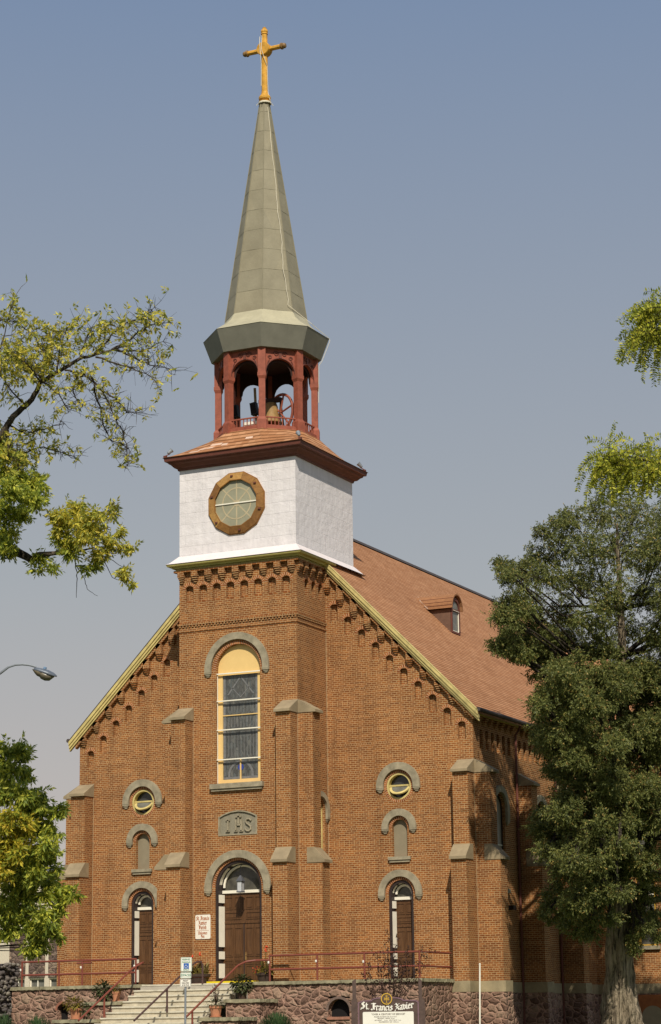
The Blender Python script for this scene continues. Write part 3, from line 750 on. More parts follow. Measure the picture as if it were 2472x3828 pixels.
# clock-like round window: twelve-sided wooden frame
cw = MB(); cz = 18.52
def poly12(r): return [(0.0 + r * math.cos(2 * PI * (i + 0.0) / 12 + PI / 12), cz + r * math.sin(2 * PI * i / 12 + PI / 12)) for i in range(12)]
rr_ = random.Random(3); po, pi_ = poly12(1.27), poly12(0.97)
for i in range(12):
    j = (i + 1) % 12; lerp = lambda a, b, f: (a[0] + (b[0] - a[0]) * f, a[1] + (b[1] - a[1]) * f)
    q = [lerp(po[i], po[j], .006), lerp(po[i], po[j], .994), lerp(pi_[i], pi_[j], .994), lerp(pi_[i], pi_[j], .006)]
    h = [0.075, 0.075, 0.125, 0.125]
    F = [FT.p(a, b, o_) for (a, b), o_ in zip(q, h)]; Bk = [FT.p(a, b, -0.03) for a, b in q]
    cw.add(F + Bk, [(0, 1, 2, 3), (7, 6, 5, 4), (0, 4, 5, 1), (1, 5, 6, 2), (2, 6, 7, 3), (3, 7, 4, 0)])
m = NT('stained_wood_segments'); g_ = m.n('NewGeometry'); m.col(m.mix(0.75, m.ramp(g_.outputs['Random Per Island'], [(0, (0.17, 0.075, 0.022)), (0.6, (0.34, 0.165, 0.045)), (1, (0.52, 0.29, 0.09))]), m.ramp(m.noise(m.obj(), 7, 6, 0.7), [(0.3, (0.5, 0.48, 0.45)), (0.7, (1.25, 1.25, 1.2))]), 'MULTIPLY')); m.rough(0.5, 0.35)
rw = ob('round_tower_window', cw, m.m, C)
mb = MB(); FT.plate(mb, [poly12(1.30), poly12(1.2)], 0.05, 0.06)
FT.plate(mb, [poly12(0.985), poly12(0.955)], 0.128, 0.03)
ob('outer_trim', mb, plain('dark_varnish', (0.27, 0.12, 0.03), 0.5, 0.3, 6), rw)
mb = MB()
for a in (PI * 0.22, PI * 0.55, PI * 1.22, PI * 1.55 , PI * 1.9, PI * 0.9):
    c_, s_ = math.cos(a), math.sin(a); FT.box(mb, 1.12 * c_ - 0.05, 1.12 * c_ + 0.05, cz + 1.12 * s_ - 0.03, cz + 1.12 * s_ + 0.03, 0.09, 0.15)
ob('cleat', mb, DRED, rw)
mb = MB(); FT.plate(mb, [poly12(0.99)], 0.02, 0.015); ob('frosted_glass', mb, CLOCKGL, rw)
mb = MB(); FT.plate(mb, [circ(0, cz, 0.655, 36), circ(0, cz, 0.60, 36)], 0.026, 0.005); FT.plate(mb, [circ(0, cz, 0.13, 18)], 0.0275, 0.005)
for k in range(8):
    a = k * PI / 4 + PI / 2; c_, s_ = math.cos(a), math.sin(a); hw = 0.028
    P = [(0.1 * c_ - hw * s_, 0.1 * s_ + hw * c_), (0.1 * c_ + hw * s_, 0.1 * s_ - hw * c_), (0.95 * c_ + hw * s_, 0.95 * s_ - hw * c_), (0.95 * c_ - hw * s_, 0.95 * s_ + hw * c_)]
    FT.plate(mb, [[(x, cz + z) for x, z in P]], 0.024, 0.004)
ob('rose_tracery', mb, TRACERY, rw)
mb = MB(); FT.box(mb, -0.965, 0.965, cz - 0.012, cz + 0.034, 0.03, 0.06); ob('white_bar', mb, CREAM, rw)

# cornice
mb = MB(); q = 1.41421
mb.lathe((0, YC, 0), [((T - 0.05) * q, 20.14), ((T + 0.05) * q, 20.14), ((T + 0.07) * q, 20.22), ((T + 0.16) * q, 20.25), ((T + 0.26) * q, 20.36), ((T + 0.33) * q, 20.40), ((T + 0.36) * q, 20.46), ((T + 0.45) * q, 20.48), ((T + 0.47) * q, 20.60), ((T + 0.49) * q, 20.63)], 4, PI / 4, True)
ob('cornice', mb, DRED, C)
# skirt roof: square eaves sweeping up to the octagon deck
def sq_r(a, h): return h / max(abs(math.sin(a)), abs(math.cos(a)))
def oc_r(a, Rv): 
    k = (a + PI / 8) % (PI / 4) - PI / 8      # angle from face middle at multiples of 45
    return Rv * math.cos(PI / 8) / math.cos(k)
mb = MB(); n = 32; rows = [(0, 20.634), (0.16, 20.74), (0.36, 20.93), (0.58, 21.17), (0.80, 21.42), (1.0, 21.66)]
for t, z in rows:
    for k in range(n):
        a = 2 * PI * k / n; rr = sq_r(a, T + 0.52) * (1 - t) + oc_r(a, 2.16) * t
        mb.v.append((rr * math.sin(a), YC - rr * math.cos(a), z))
mb.f = [(i * n + k, i * n + (k + 1) % n, (i + 1) * n + (k + 1) % n, (i + 1) * n + k) for i in range(len(rows) - 1) for k in range(n)] + [tuple((len(rows) - 1) * n + k for k in range(n))]
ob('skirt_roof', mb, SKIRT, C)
# bare replacement shingles on the front slope
def skirt_p(a, t, out=0.012):
    zi = [z for z, in [(q[1],) for q in rows]]; ti = [q[0] for q in rows]
    z = float(np.interp(t, ti, zi)); rr = sq_r(a, T + 0.52) * (1 - t) + oc_r(a, 2.16) * t
    return Vector((rr * math.sin(a), YC - rr * math.cos(a) - out, z + out))
for a0, a1, t0, t1 in ((-24, -14, .40, .50), (-31, -19, .26, .35), (-13, -8, .34, .44), (-36, -29, .17, .25), (8, 15, .52, .62)):
    mb = MB(); P = [skirt_p(R(a0), t0), skirt_p(R(a1), t0), skirt_p(R(a1), t1), skirt_p(R(a0), t1)]
    mb.prism(P, (0, 0.02, -0.02)); ob('new_shingle', mb, NEWSH, C)
# ---- belfry
bel = MB(); bel.lathe((0, YC, 0), [(2.13, 21.55), (2.13, 21.80), (1.75, 21.80), (1.75, 21.55)], 8, PI / 8, True)
belf = ob('belfry', bel, BRED, C)
def post(a):
    M = Matrix.Translation((0, YC, 0)) @ Matrix.Rotation(a, 4, 'Z') @ Matrix.Translation((0, -1.98, 0))
    mb = MB()
    def sec(h0, h1, z0, z1): mb.lathe((0, 0, 0), [(h0 * 1.414, z0), (h1 * 1.414, z1)], 4, PI / 4, True)
    sec(0.185, 0.185, 21.56, 22.02); sec(0.185, 0.13, 22.02, 22.14); sec(0.13, 0.13, 22.14, 23.72); sec(0.13, 0.175, 23.72, 23.84)
    sec(0.175, 0.175, 23.84, 23.98); sec(0.155, 0.155, 23.98, 25.04)
    mb.xf(M); ob('post', mb, BRED, belf)
for k in range(8): post(PI / 8 + k * PI / 4)
ap = 2.0 * math.cos(PI / 8)
half = 2.0 * math.sin(PI / 8)
for k in range(8):
    a = k * PI / 4
    M = Matrix.Translation((0, YC, 0)) @ Matrix.Rotation(a, 4, 'Z')
    mb = MB(); hw = half - 0.13
    r0 = hw - 0.02
    arch = [(-r0 + 2 * r0 * 0, 23.86)]
    loop = [(-hw, 25.03), (-hw, 23.86), (-r0, 23.86)] + [(-r0 * math.cos(PI * i / 14), 24.02 + 0.60 * math.sin(PI * i / 14)) for i in range(15)] + [(r0, 23.86), (hw, 23.86), (hw, 25.03)]
    mb.plate([loop], (0, -ap - 0.02, 0), (1, 0, 0), (0, 0, 1), (0, -1, 0), 0.12)
    mb.xf(M); p_ = ob('arch_panel', mb, BRED, belf)
    sc_ = MB()
    for sx in (-1, 1):
        sc_.tube([(sx * (0.18 + 0.115 * math.cos(t) * (1 - t / 14)), -ap - 0.035, 24.83 + 0.115 * math.sin(t) * (1 - t / 14)) for t in [i * 0.5 for i in range(19)]], 0.018, 5)
        sc_.tube([(sx * (0.44 + 0.085 * math.cos(t) * (1 - t / 14)), -ap - 0.035, 24.66 + 0.085 * math.sin(t) * (1 - t / 14)) for t in [i * 0.5 for i in range(17)]], 0.016, 5)
        sc_.tube([(sx * 0.46, -ap - 0.035, 24.56), (sx * 0.52, -ap - 0.035, 24.45), (sx * 0.57, -ap - 0.035, 24.27)], 0.018, 5)
    sc_.box(-0.06, 0.06, -ap - 0.06, -ap - 0.021, 24.64, 24.92)
    sc_.tube([(-r0 * 1.01 * math.cos(PI * i / 14), -ap - 0.03, 24.02 + 0.625 * math.sin(PI * i / 14)) for i in range(15)], 0.022, 5)
    sc_.xf(M); ob('scrollwork', sc_, DRED, p_)
    rl = MB(); rl.box(-hw, hw, -ap - 0.03, -ap + 0.03, 22.14, 22.19); rl.box(-hw, hw, -ap - 0.03, -ap + 0.03, 21.81, 21.85)
    for i in range(8):
        x = -hw + 0.09 + i * (2 * hw - 0.18) / 7; rl.box(x - 0.016, x + 0.016, -ap - 0.016, -ap + 0.016, 21.85, 22.14)
    rl.xf(M); ob('balustrade', rl, BRED, belf)
mb = MB(); mb.lathe((0, YC, 0), [(1.9, 24.96), (1.9, 25.02)], 8, PI / 8, True); ob('belfry_ceiling', mb, DARKIN, belf)
mb = MB(); 
for k in range(8):
    a = k * PI / 4; M = Matrix.Translation((0, YC, 0)) @ Matrix.Rotation(a, 4, 'Z')
    b_ = MB(); hw = half - 0.16; r0 = hw - 0.10
    loop = [(-hw, 24.95), (-hw, 23.9)] + [(-r0 * math.cos(PI * i / 10), 24.0 + 0.52 * math.sin(PI * i / 10)) for i in range(11)] + [(hw, 23.9), (hw, 24.95)]
    b_.plate([loop], (0, -ap + 0.13, 0), (1, 0, 0), (0, 0, 1), (0, -1, 0), 0.02); b_.xf(M); mb.join(b_)
ob('inner_lining', mb, DARKIN, belf)
# ---- drum and spire
mb = MB(); mb.lathe((0, YC, 0), [(2.27, 25.03), (2.606, 25.94)], 8, PI / 8, True); ob('spire_drum', mb, DRUM, C)
mb = MB(); mb.lathe((0, YC, 0), [(2.62, 25.941), (2.45, 26.05), (2.1, 26.28), (1.86, 26.50), (1.70, 26.78)], 8, PI / 8, False); ob('spire_flare', mb, plain('flare_metal', (0.44, 0.40, 0.27), 0.6, 0.1, 2), C)
def spr(z): return 1.70 + (0.20 - 1.70) * (z - 26.78) / (36.46 - 26.78)
mb = MB(); zz = 26.78; k_ = 0
while zz < 36.4:
    z1 = min(36.46, zz + 0.92)
    for k in range(8):
        a0, a1 = PI / 8 + k * PI / 4, PI / 8 + (k + 1) * PI / 4; am = (a0 + a1) / 2
        def pt(a, z, f=1.0): r_ = spr(z) * f; return (r_ * math.sin(a), YC - r_ * math.cos(a), z)
        lo0, lo1, hi0, hi1 = pt(a0, zz), pt(a1, zz), pt(a0, z1), pt(a1, z1)
        mid = tuple((lo0[i] + lo1[i]) / 2 for i in range(3)); midh = tuple((hi0[i] + hi1[i]) / 2 for i in range(3))
        # each pan carries a shallow creased triangle like the folded sheet metal
        if (k_ + k) % 2 == 0:
            bulge = Vector((math.sin(am), -math.cos(am), 0)) * 0.012
            mm = Vector(mid) + bulge
            mb.add([lo0, mm, hi0], [(0, 1, 2)]); mb.add([mm, lo1, hi1], [(0, 1, 2)]); mb.add([mm, hi1, hi0], [(0, 1, 2)])
        else: mb.add([lo0, lo1, hi1, hi0], [(0, 1, 2, 3)])
    zz = z1; k_ += 1
sp_ = ob('spire', mb, SPIRE, C)
mb = MB()
for k in range(8):
    a = PI / 8 + k * PI / 4
    mb.tube([((spr(z) + 0.006) * math.sin(a), YC - (spr(z) + 0.006) * math.cos(a), z) for z in (26.78, 30, 33, 36.46)], 0.018, 5)
zz = 26.78 + 0.92
while zz < 36.2:
    mb.lathe((0, YC, 0), [(spr(zz) + 0.004, zz), (spr(zz) + 0.007, zz + 0.006), (spr(zz) + 0.002, zz + 0.022)], 8, PI / 8, False); zz += 0.92
ob('standing_seam', mb, SEAM, sp_)
cb = MB(); pts = []
for i in range(40):
    z = 36.2 - i * 0.235
    a = R(67.5 - 8 + 1.4 * math.sin(i * 0.55) + 0.8 * math.sin(i * 1.7)); r_ = spr(z) + 0.012
    pts.append((r_ * math.sin(a), YC - r_ * math.cos(a), z))
a1 = R(112.5)
pts += [(2.2 * math.sin(R(85)), YC - 2.2 * math.cos(R(85)), 26.3), (2.62 * math.sin(a1), YC - 2.62 * math.cos(a1), 25.95), (2.64 * math.sin(a1), YC - 2.64 * math.cos(a1), 25.85), (2.30 * math.sin(a1), YC - 2.30 * math.cos(a1), 25.0),
        (2.17 * math.sin(a1), YC - 2.17 * math.cos(a1), 24.8), (2.15 * math.sin(R(110)), YC - 2.15 * math.cos(R(110)), 23.2)]
cb.tube(pts, 0.011, 5, True); ob('lightning_cable', cb, WHITEWIRE, sp_)
# ---- cross
X0 = 0.02
cm = MB(); cm.lathe((X0, YC, 0), [(0.24, 36.46), (0.27, 36.52), (0.20, 36.56), (0.255, 36.62), (0.265, 36.70), (0.22, 36.78), (0.155, 36.86), (0.15, 36.95)], 16, 0, True)
for z0, z1 in ((36.95, 39.62),): cm.lathe((X0, YC, 0), [(0.140, z0), (0.128, z1)], 8, PI / 8, True)
cm.lathe((X0, YC, 0), [(0.15, 39.60), (0.15, 39.64), (0.13, 39.66), (0.155, 39.72), (0.14, 39.80), (0.08, 39.86), (0.09, 39.90), (0.0, 39.96)], 12, 0, True)
cross = ob('cross', cm, GOLD, C)
for s in (-1, 1):
    mb = MB(); mb.lathe((X0, YC, 38.89), [(0.105, s * 0.2), (0.10, s * 0.80)], 8, PI / 8, True, 'x'); arm = ob('arm', mb, GOLDD if False else GOLD, cross)
    mb = MB(); mb.lathe((X0, YC, 38.89), [(0.13, s * 0.78), (0.145, s * 0.80), (0.145, s * 0.86), (0.11, s * 0.88), (0.12, s * 0.96), (0.09, s * 1.01), (0.0, s * 1.03)], 12, 0, True, 'x'); ob('finial', mb, GOLDD, cross)
mb = MB(); mb.lathe((X0, YC, 38.90), [(0.28, -0.20), (0.30, -0.17), (0.30, 0.17), (0.28, 0.20)], 24, 0, True, 'y'); ob('disc', mb, GOLD, cross)
mb = MB()
mb.tube([(X0 - 0.13, YC - 0.18, 39.45), (X0 - 0.10, YC - 0.25, 39.1), (X0 - 0.07, YC - 0.25, 38.6), (X0 - 0.07, YC - 0.17, 38.2), (X0 - 0.08, YC - 0.17, 37.2)], 0.014, 5)
mb.tube([(X0 - 0.08, YC - 0.18, 39.5), (X0 - 0.02, YC - 0.19, 39.45), (X0 - 0.02, YC - 0.25, 38.9), (X0 + 0.0, YC - 0.25, 38.75), (X0 + 0.1, YC - 0.2, 38.4), (X0 + 0.15, YC - 0.06, 38.1), (X0 + 0.17, YC - 0.03, 36.9), (X0 + 0.28, YC - 0.05, 36.5)], 0.012, 5)
ob('wire', mb, WHITEWIRE, cross)
mb = MB(); mb.lathe((X0, YC, 0), [(0.262, 36.40), (0.28, 36.42), (0.28, 36.47), (0.262, 36.49)], 20, 0, False)
for a in (0.1, 1.3, -1.2, 2.2, -2.4): mb.tube([(X0 + 0.27 * math.sin(a), YC - 0.27 * math.cos(a), 36.45), (X0 + 0.34 * math.sin(a), YC - 0.34 * math.cos(a), 36.42), (X0 + 0.35 * math.sin(a), YC - 0.35 * math.cos(a), 36.36)], 0.012, 5)
ob('clamp_ring', mb, WHITEWIRE, cross)

# ---- great window
gw = MB(); d0 = -0.17
FT.plate(gw, [arch_loop(0.02, 0.965, 7.52, 11.93, 20), [(-0.75, 7.66), (0.79, 7.66), (0.79, 11.72), (-0.75, 11.72)]], d0, 0.12)
GW = ob('great_window', gw, WYEL, C)
mb = MB(); FT.plate(mb, [[(-0.76, 7.65), (0.80, 7.65), (0.80, 11.73), (-0.76, 11.73)]], d0 - 0.05, 0.03); ob('stained_glass', mb, STAINED, GW)
mb = MB()
FT.box(mb, -0.745, -0.64, 8.5, 11.70, d0 - 0.048, d0 - 0.04); FT.box(mb, 0.68, 0.785, 8.5, 11.70, d0 - 0.048, d0 - 0.04)
FT.plate(mb, [ring_arch(0.02, 7.82, 0.56, 0.47, 0.1)], d0 - 0.038, 0.01); FT.box(mb, -0.74, 0.78, 7.67, 7.76, d0 - 0.048, d0 - 0.036)
for x in (-0.71, 0.70): FT.plate(mb, [[(x, 7.80), (x + 0.06, 7.80), (x + 0.06, 8.35), (x, 8.35)], [(x + 0.015, 7.83), (x + 0.015, 8.32), (x + 0.045, 8.32), (x + 0.045, 7.83)]], d0 - 0.04, 0.008)
# pointed canopy and lancet strips in the upper lights
for (z0, z1) in ((8.55, 9.5), (9.68, 10.05), (10.25, 10.62)):
    for i in range(9):
        x = -0.52 + i * 0.135; FT.box(mb, x, x + 0.018, z0, z1, d0 - 0.048, d0 - 0.044)
for s in (-1, 1):
    FT.plate(mb, [[(0.02 + s * 0.60, 10.95), (0.02 + s * 0.52, 10.95), (0.02 + s * 0.02, 11.58), (0.02 + s * 0.02, 11.66)]], d0 - 0.042, 0.006)
    FT.plate(mb, [[(0.02 + s * 0.42, 11.25), (0.02 + s * 0.38, 11.25), (0.02, 10.86), (0.02, 10.82)]], d0 - 0.042, 0.006)
ob('glass_border', mb, LIGHTGL, GW)
mb = MB(); FT.plate(mb, [circ(0.02, 8.12, 0.13, 14)], d0 - 0.036, 0.01); ob('blue_medallion', mb, BLUEGL, GW)
mb = MB()
for z in (11.78, 10.71, 9.58, 8.43): FT.box(mb, -0.955, 0.99, z - 0.022, z + 0.022, -0.10, -0.05)
FT.box(mb, -0.955, -0.93, 7.53, 11.76, -0.14, -0.10); FT.box(mb, 0.965, 0.989, 7.53, 11.76, -0.14, -0.10)
ob('storm_bar', mb, CREAM, GW)
mb = MB(); FT.box(mb, -0.74, 0.78, 10.13, 10.165, d0 - 0.04, d0 - 0.01); ob('glazing_bar', mb, WYEL, GW)
mb = MB(); FT.box(mb, 0.0, 0.05, 7.66, 8.42, d0 - 0.04, d0 + 0.002); ob('glazing_bar', mb, WYEL, GW)
mb = MB(); FT.box(mb, -1.16, 1.13, 7.30, 7.49, -0.2, 0.16); FT.box(mb, -1.12, 1.09, 7.21, 7.298, -0.02, 0.11); ob('sill', mb, HOOD, GW)
# ---- inscribed panel
mb = MB(); ipl = [(-0.855, 5.505), (0.825, 5.505), (0.825, 6.218), (0.6, 6.325), (0.3, 6.415), (-0.015, 6.445), (-0.33, 6.415), (-0.63, 6.325), (-0.855, 6.218)]
inn = [(-0.015 + (a + 0.015) * 0.93, 5.98 + (b - 5.98) * 0.90) for a, b in ipl]
FT.plate(mb, [ipl, inn], 0.02, 0.1); IP = ob('inscribed_panel', mb, HOOD, C)
mb = MB(); FT.plate(mb, [inn], -0.04, 0.03); ob('panel_ground', mb, plain('tooled_stone', (0.26, 0.23, 0.165), 0.95, 0.15, 6, bump=1.0, bscale=38), IP)
lt = MB()
def bar(x0, x1, z0, z1): FT.box(lt, x0, x1, z0, z1, -0.06, 0.018)
bar(-0.48, -0.41, 5.66, 6.10); bar(-0.53, -0.36, 5.64, 5.70); bar(-0.53, -0.36, 6.06, 6.12)
bar(-0.13, -0.06, 5.65, 6.10); bar(0.10, 0.17, 5.65, 6.10); bar(-0.08, 0.12, 5.86, 5.92); bar(-0.02, 0.05, 5.93, 6.30); bar(-0.11, 0.14, 6.17, 6.23)
bar(-0.17, -0.02, 5.63, 5.68); bar(0.06, 0.21, 5.63, 5.68)
S_ = [(0.56, 6.02), (0.49, 6.09), (0.38, 6.09), (0.33, 6.02), (0.36, 5.93), (0.46, 5.87), (0.54, 5.80), (0.54, 5.70), (0.46, 5.64), (0.36, 5.65), (0.30, 5.73)]
lt.tube([FT.p(a, b, -0.005) for a, b in S_], 0.036, 6)
ob('raised_letters', lt, HOOD, IP)

# ---- round gable windows
for cx in (LC, RC):
    mb = MB(); FM.plate(mb, [circ(cx, 7.27, 0.513, 32), circ(cx, 7.27, 0.44, 32)], -0.02, 0.22)
    rw_ = ob('round_gable_window', mb, YEL, C)
    mb = MB(); FM.plate(mb, [circ(cx, 7.27, 0.50, 32)], -0.25, 0.02); ob('glass', mb, GLASS, rw_)
    mb = MB(); FM.box(mb, cx - 0.44, cx + 0.44, 7.27, 7.335, -0.22, -0.10); ob('transom', mb, YEL, rw_)
    # lower half opens inward as a hopper: a half ring tilted back
    mb = MB(); half_o = [(0.43 * math.cos(PI + PI * i / 16), 0.43 * math.sin(PI + PI * i / 16)) for i in range(17)]; half_i = [(0.33 * math.cos(PI + PI * i / 16), 0.33 * math.sin(PI + PI * i / 16)) for i in range(17)]
    mb.plate([half_o + half_i[::-1]], (0, 0, 0), (1, 0, 0), (0, 0, 1), (0, -1, 0), 0.05)
    mb.xf(Matrix.Translation((cx, 0.13, 7.27)) @ Matrix.Rotation(R(-44), 4, 'X')); ob('hopper_sash', mb, YEL, rw_)
    mb = MB(); mb.plate([half_i], (0, -0.01, 0), (1, 0, 0), (0, 0, 1), (0, -1, 0), 0.01); mb.xf(Matrix.Translation((cx, 0.15, 7.27)) @ Matrix.Rotation(R(-44), 4, 'X')); ob('hopper_glass', mb, GLASSG, rw_)
# ---- blind niches with sills
    mb = MB(); FM.plate(mb, [arch_loop(cx, 0.313, 4.592, 5.69, 14)], -0.16, 0.1); nw = ob('blind_window', mb, NICHE, C)
    mb = MB(); FM.box(mb, cx - 0.46, cx + 0.46, 4.47, 4.588, -0.15, 0.12); FM.box(mb, cx - 0.42, cx + 0.42, 4.38, 4.468, -0.01, 0.075); ob('sill', mb, HOOD, nw)

# ---- doors
def door_unit(fr, cx, half, zs, depth, double, sill_z=-0.09):
    lin = MB(); fr.plate(lin, [arch_loop(cx, half - 0.002, sill_z, zs, 18), arch_loop(cx, half - 0.10, sill_z + 0.03, zs, 18)], -0.05, depth + 0.02)
    D_ = ob('door_frame', lin, DFRAME, C)
    # cream panels on the jambs and a cream archivolt
    tr = MB(); zt = zs - 0.18
    spans = [(0.10, 0.12), (0.22, 0.30), (0.36, 0.74), (0.80, 0.90)]
    H = zt
    for f0, f1 in ((0.05, 0.21), (0.26, 0.345), (0.395, 0.845), (0.885, 0.975)):
        for s in (-1,):
            a = cx + s * (half - 0.10); a0, a1 = sorted((a, a - s * 0.012))
            tr.prism([fr.p(a, H * f0, -0.10), fr.p(a, H * f0, -depth + 0.02), fr.p(a - s * (0.075 if double else 0.05), H * f0, -depth + 0.02)], (0, 0, H * (f1 - f0)))
    fr.plate(tr, [ring_arch(cx, zs, half - 0.15, half - 0.225, 0.0, 18)], -depth + 0.10, 0.06)
    # curved soffit panels
    for a0, a1 in ((0.04, 0.30), (0.36, 0.64), (0.70, 0.96)):
        rr_ = half - 0.112; A_ = [PI * (1 - (a0 + (a1 - a0) * i / 6)) for i in range(7)]
        q0 = [fr.p(cx + rr_ * math.cos(t), zs + rr_ * math.sin(t), -0.12) for t in A_]; q1 = [fr.p(cx + rr_ * math.cos(t), zs + rr_ * math.sin(t), -depth + 0.12) for t in A_]
        tr.add(q0 + q1, [(i, i + 1, 8 + i, 7 + i) for i in range(6)])
    fr.box(tr, cx - half + 0.1, cx + half - 0.1, zt - 0.03, zt + 0.08, -depth - 0.02, -depth + 0.07)
    ob('cream_trim', tr, CREAM, D_)
    g = MB(); fr.plate(g, [[(cx - half + 0.12, zt)] + [(cx + half - 0.12, zt)] + arch_pts(cx, half - 0.12, zs, 16)], -depth - 0.02, 0.02); ob('fanlight', g, FANGL, D_)
    lf = MB(); z1 = zt - 0.03; z0 = sill_z + 0.03
    hw = half - 0.10
    fr.box(lf, cx - hw, cx + hw, z0, z1, -depth - 0.06, -depth)
    pn = MB()
    def panel(a0, a1, b0, b1):
        # moulded frame then raised field
        fr.plate(pn, [[(a0, b0), (a1, b0), (a1, b1), (a0, b1)], [(a0 + 0.03, b0 + 0.03), (a0 + 0.03, b1 - 0.03), (a1 - 0.03, b1 - 0.03), (a1 - 0.03, b0 + 0.03)]], -depth + 0.022, 0.02)
        fr.box(pn, a0 + 0.07, a1 - 0.07, b0 + 0.07, b1 - 0.07, -depth + 0.001, -depth + 0.016)
    Hh = z1 - z0
    cols = ([(-hw + 0.06, -hw / 2 - 0.02), (-hw / 2 + 0.04, -0.07), (0.07, hw / 2 - 0.04), (hw / 2 + 0.02, hw - 0.06)] if double else [(-hw + 0.06, -0.02), (0.02, hw - 0.06)])
    for a0, a1 in cols:
        for f0, f1 in ((0.03, 0.20), (0.215, 0.265), (0.30, 0.62)): panel(cx + a0, cx + a1, z0 + Hh * f0, z0 + Hh * f1)
    tc_ = ([(-hw + 0.06, -0.09), (0.09, hw - 0.06)] if double else [(-hw + 0.06, hw - 0.06)])
    for a0, a1 in tc_:
        panel(cx + a0, cx + a1, z0 + Hh * 0.71, z0 + Hh * 0.79)
    for a0, a1 in cols: panel(cx + a0, cx + a1, z0 + Hh * 0.82, z0 + Hh * 0.96)
    dl = ob('door', lf, DOOR, C)
    ob('door_panel', pn, DOOR, dl)
    ln = MB(); fr.box(ln, cx - hw, cx + hw, z0 + Hh * 0.665, z0 + Hh * 0.685, -depth, -depth + 0.03)
    ob('transom_rail', ln, DOOR, dl)
    if double:
        gp = MB(); fr.box(gp, cx - 0.022, cx + 0.022, z0, z0 + Hh * 0.665, -depth + 0.001, -depth + 0.012); ob('astragal', gp, DFRAME, dl)
        hd = MB(); fr.box(hd, cx + 0.05, cx + 0.11, z0 + 0.80, z0 + 1.18, -depth + 0.002, -depth + 0.02); hd.tube([fr.p(cx + 0.08, z0 + 0.86, -depth + 0.03), fr.p(cx + 0.08, z0 + 0.9, -depth + 0.07), fr.p(cx + 0.08, z0 + 1.06, -depth + 0.07), fr.p(cx + 0.08, z0 + 1.1, -depth + 0.03)], 0.012, 6)
        ob('handle', hd, BRONZE, dl)
    return D_
door_unit(FT, 0.0, 1.0, 3.55, 0.46, True)
for cx in (LC, RC): door_unit(FM, cx, 0.515, 3.2, 0.40, False)
# ---- side windows
def side_window(fr, cx, half, z0, zs, bar_z, mat=PANE, frame=DFRAME, fw=0.06):
    mb = MB(); fr.plate(mb, [arch_loop(cx, half - 0.002, z0, zs, 14), arch_loop(cx, half - fw, z0 + 0.06, zs, 14)], -0.10, 0.15)
    o = ob('arched_window', mb, frame, C)
    g = MB(); fr.plate(g, [arch_loop(cx, half - fw - 0.0, z0 + 0.05, zs, 14)], -0.14, 0.02); ob('glass', g, mat, o)
    b = MB(); fr.box(b, cx - half + fw, cx + half - fw, bar_z, bar_z + 0.04, -0.138, -0.11); ob('glazing_bar', b, CREAM, o)
    s = MB(); fr.box(s, cx - half - 0.12, cx + half + 0.12, z0 - 0.16, z0 - 0.003, -0.14, 0.12); ob('sill', s, HOOD, o)
    return o
side_window(FS, -0.75, 0.47, 4.6, 6.45, 4.98, PANE, YEL)
for y in win_y: side_window(FW, y, 0.55, 3.4, 6.46, 5.05)
side_window(FX, 11.05, 0.42, 1.45, 5.9, 3.55, GLASSG, TRANSY, 0.10)
mb = MB(); FX.plate(mb, [[(10.55, -2.4), (12.0, -2.4), (12.0, -0.56), (10.55, -0.56)], arch_loop(11.15, 0.5, -2.39, -1.5, 12)], 0.075, 0.012); bw_ = ob('basement_surround', mb, ORANGEBD, C)
mb = MB(); FX.plate(mb, [arch_loop(11.15, 0.498, -2.39, -1.5, 12)], 0.07, 0.006); ob('basement_panel', mb, plain('tan_board', (0.42, 0.33, 0.2), 0.8, 0.1), bw_)
mb = MB(); FW.box(mb, 3.15, 3.45, 2.62, 2.78, 0.0, 0.2); ob('vent_box', mb, BLACK, C)

# ================================================================== things on the church
def lantern():
    t = thing('door_lantern', 'grey glazed lantern hanging in front of the arched double door', 'lantern', (0.22, -2.75, 3.3))
    x, y = 0.22, -2.75
    mb = MB()
    for sx in (-1, 1):
        for sy in (-1, 1): mb.box(x + sx * 0.10 - 0.008, x + sx * 0.10 + 0.008, y + sy * 0.10 - 0.008, y + sy * 0.10 + 0.008, 3.36, 3.74)
    mb.lathe((x, y, 0), [(0.17, 3.32), (0.17, 3.36)], 4, PI / 4); mb.lathe((x, y, 0), [(0.19, 3.74), (0.17, 3.78), (0.06, 3.92), (0.03, 3.96)], 4, PI / 4)
    ob('frame', mb, plain('lantern_metal', (0.10, 0.10, 0.11), 0.5, 0.2), t)
    mb = MB(); mb.box(x - 0.09, x + 0.09, y - 0.09, y + 0.09, 3.362, 3.738); ob('glass', mb, plain('lantern_glass', (0.55, 0.55, 0.55), 0.3, 0.1), t)
    mb = MB(); mb.tube([(x, y, 3.96), (x, y, 4.30), (x, y + 0.1, 4.36), (x, -2.3, 4.40)], 0.012, 6); ob('bracket', mb, BLACK, t)
lantern()

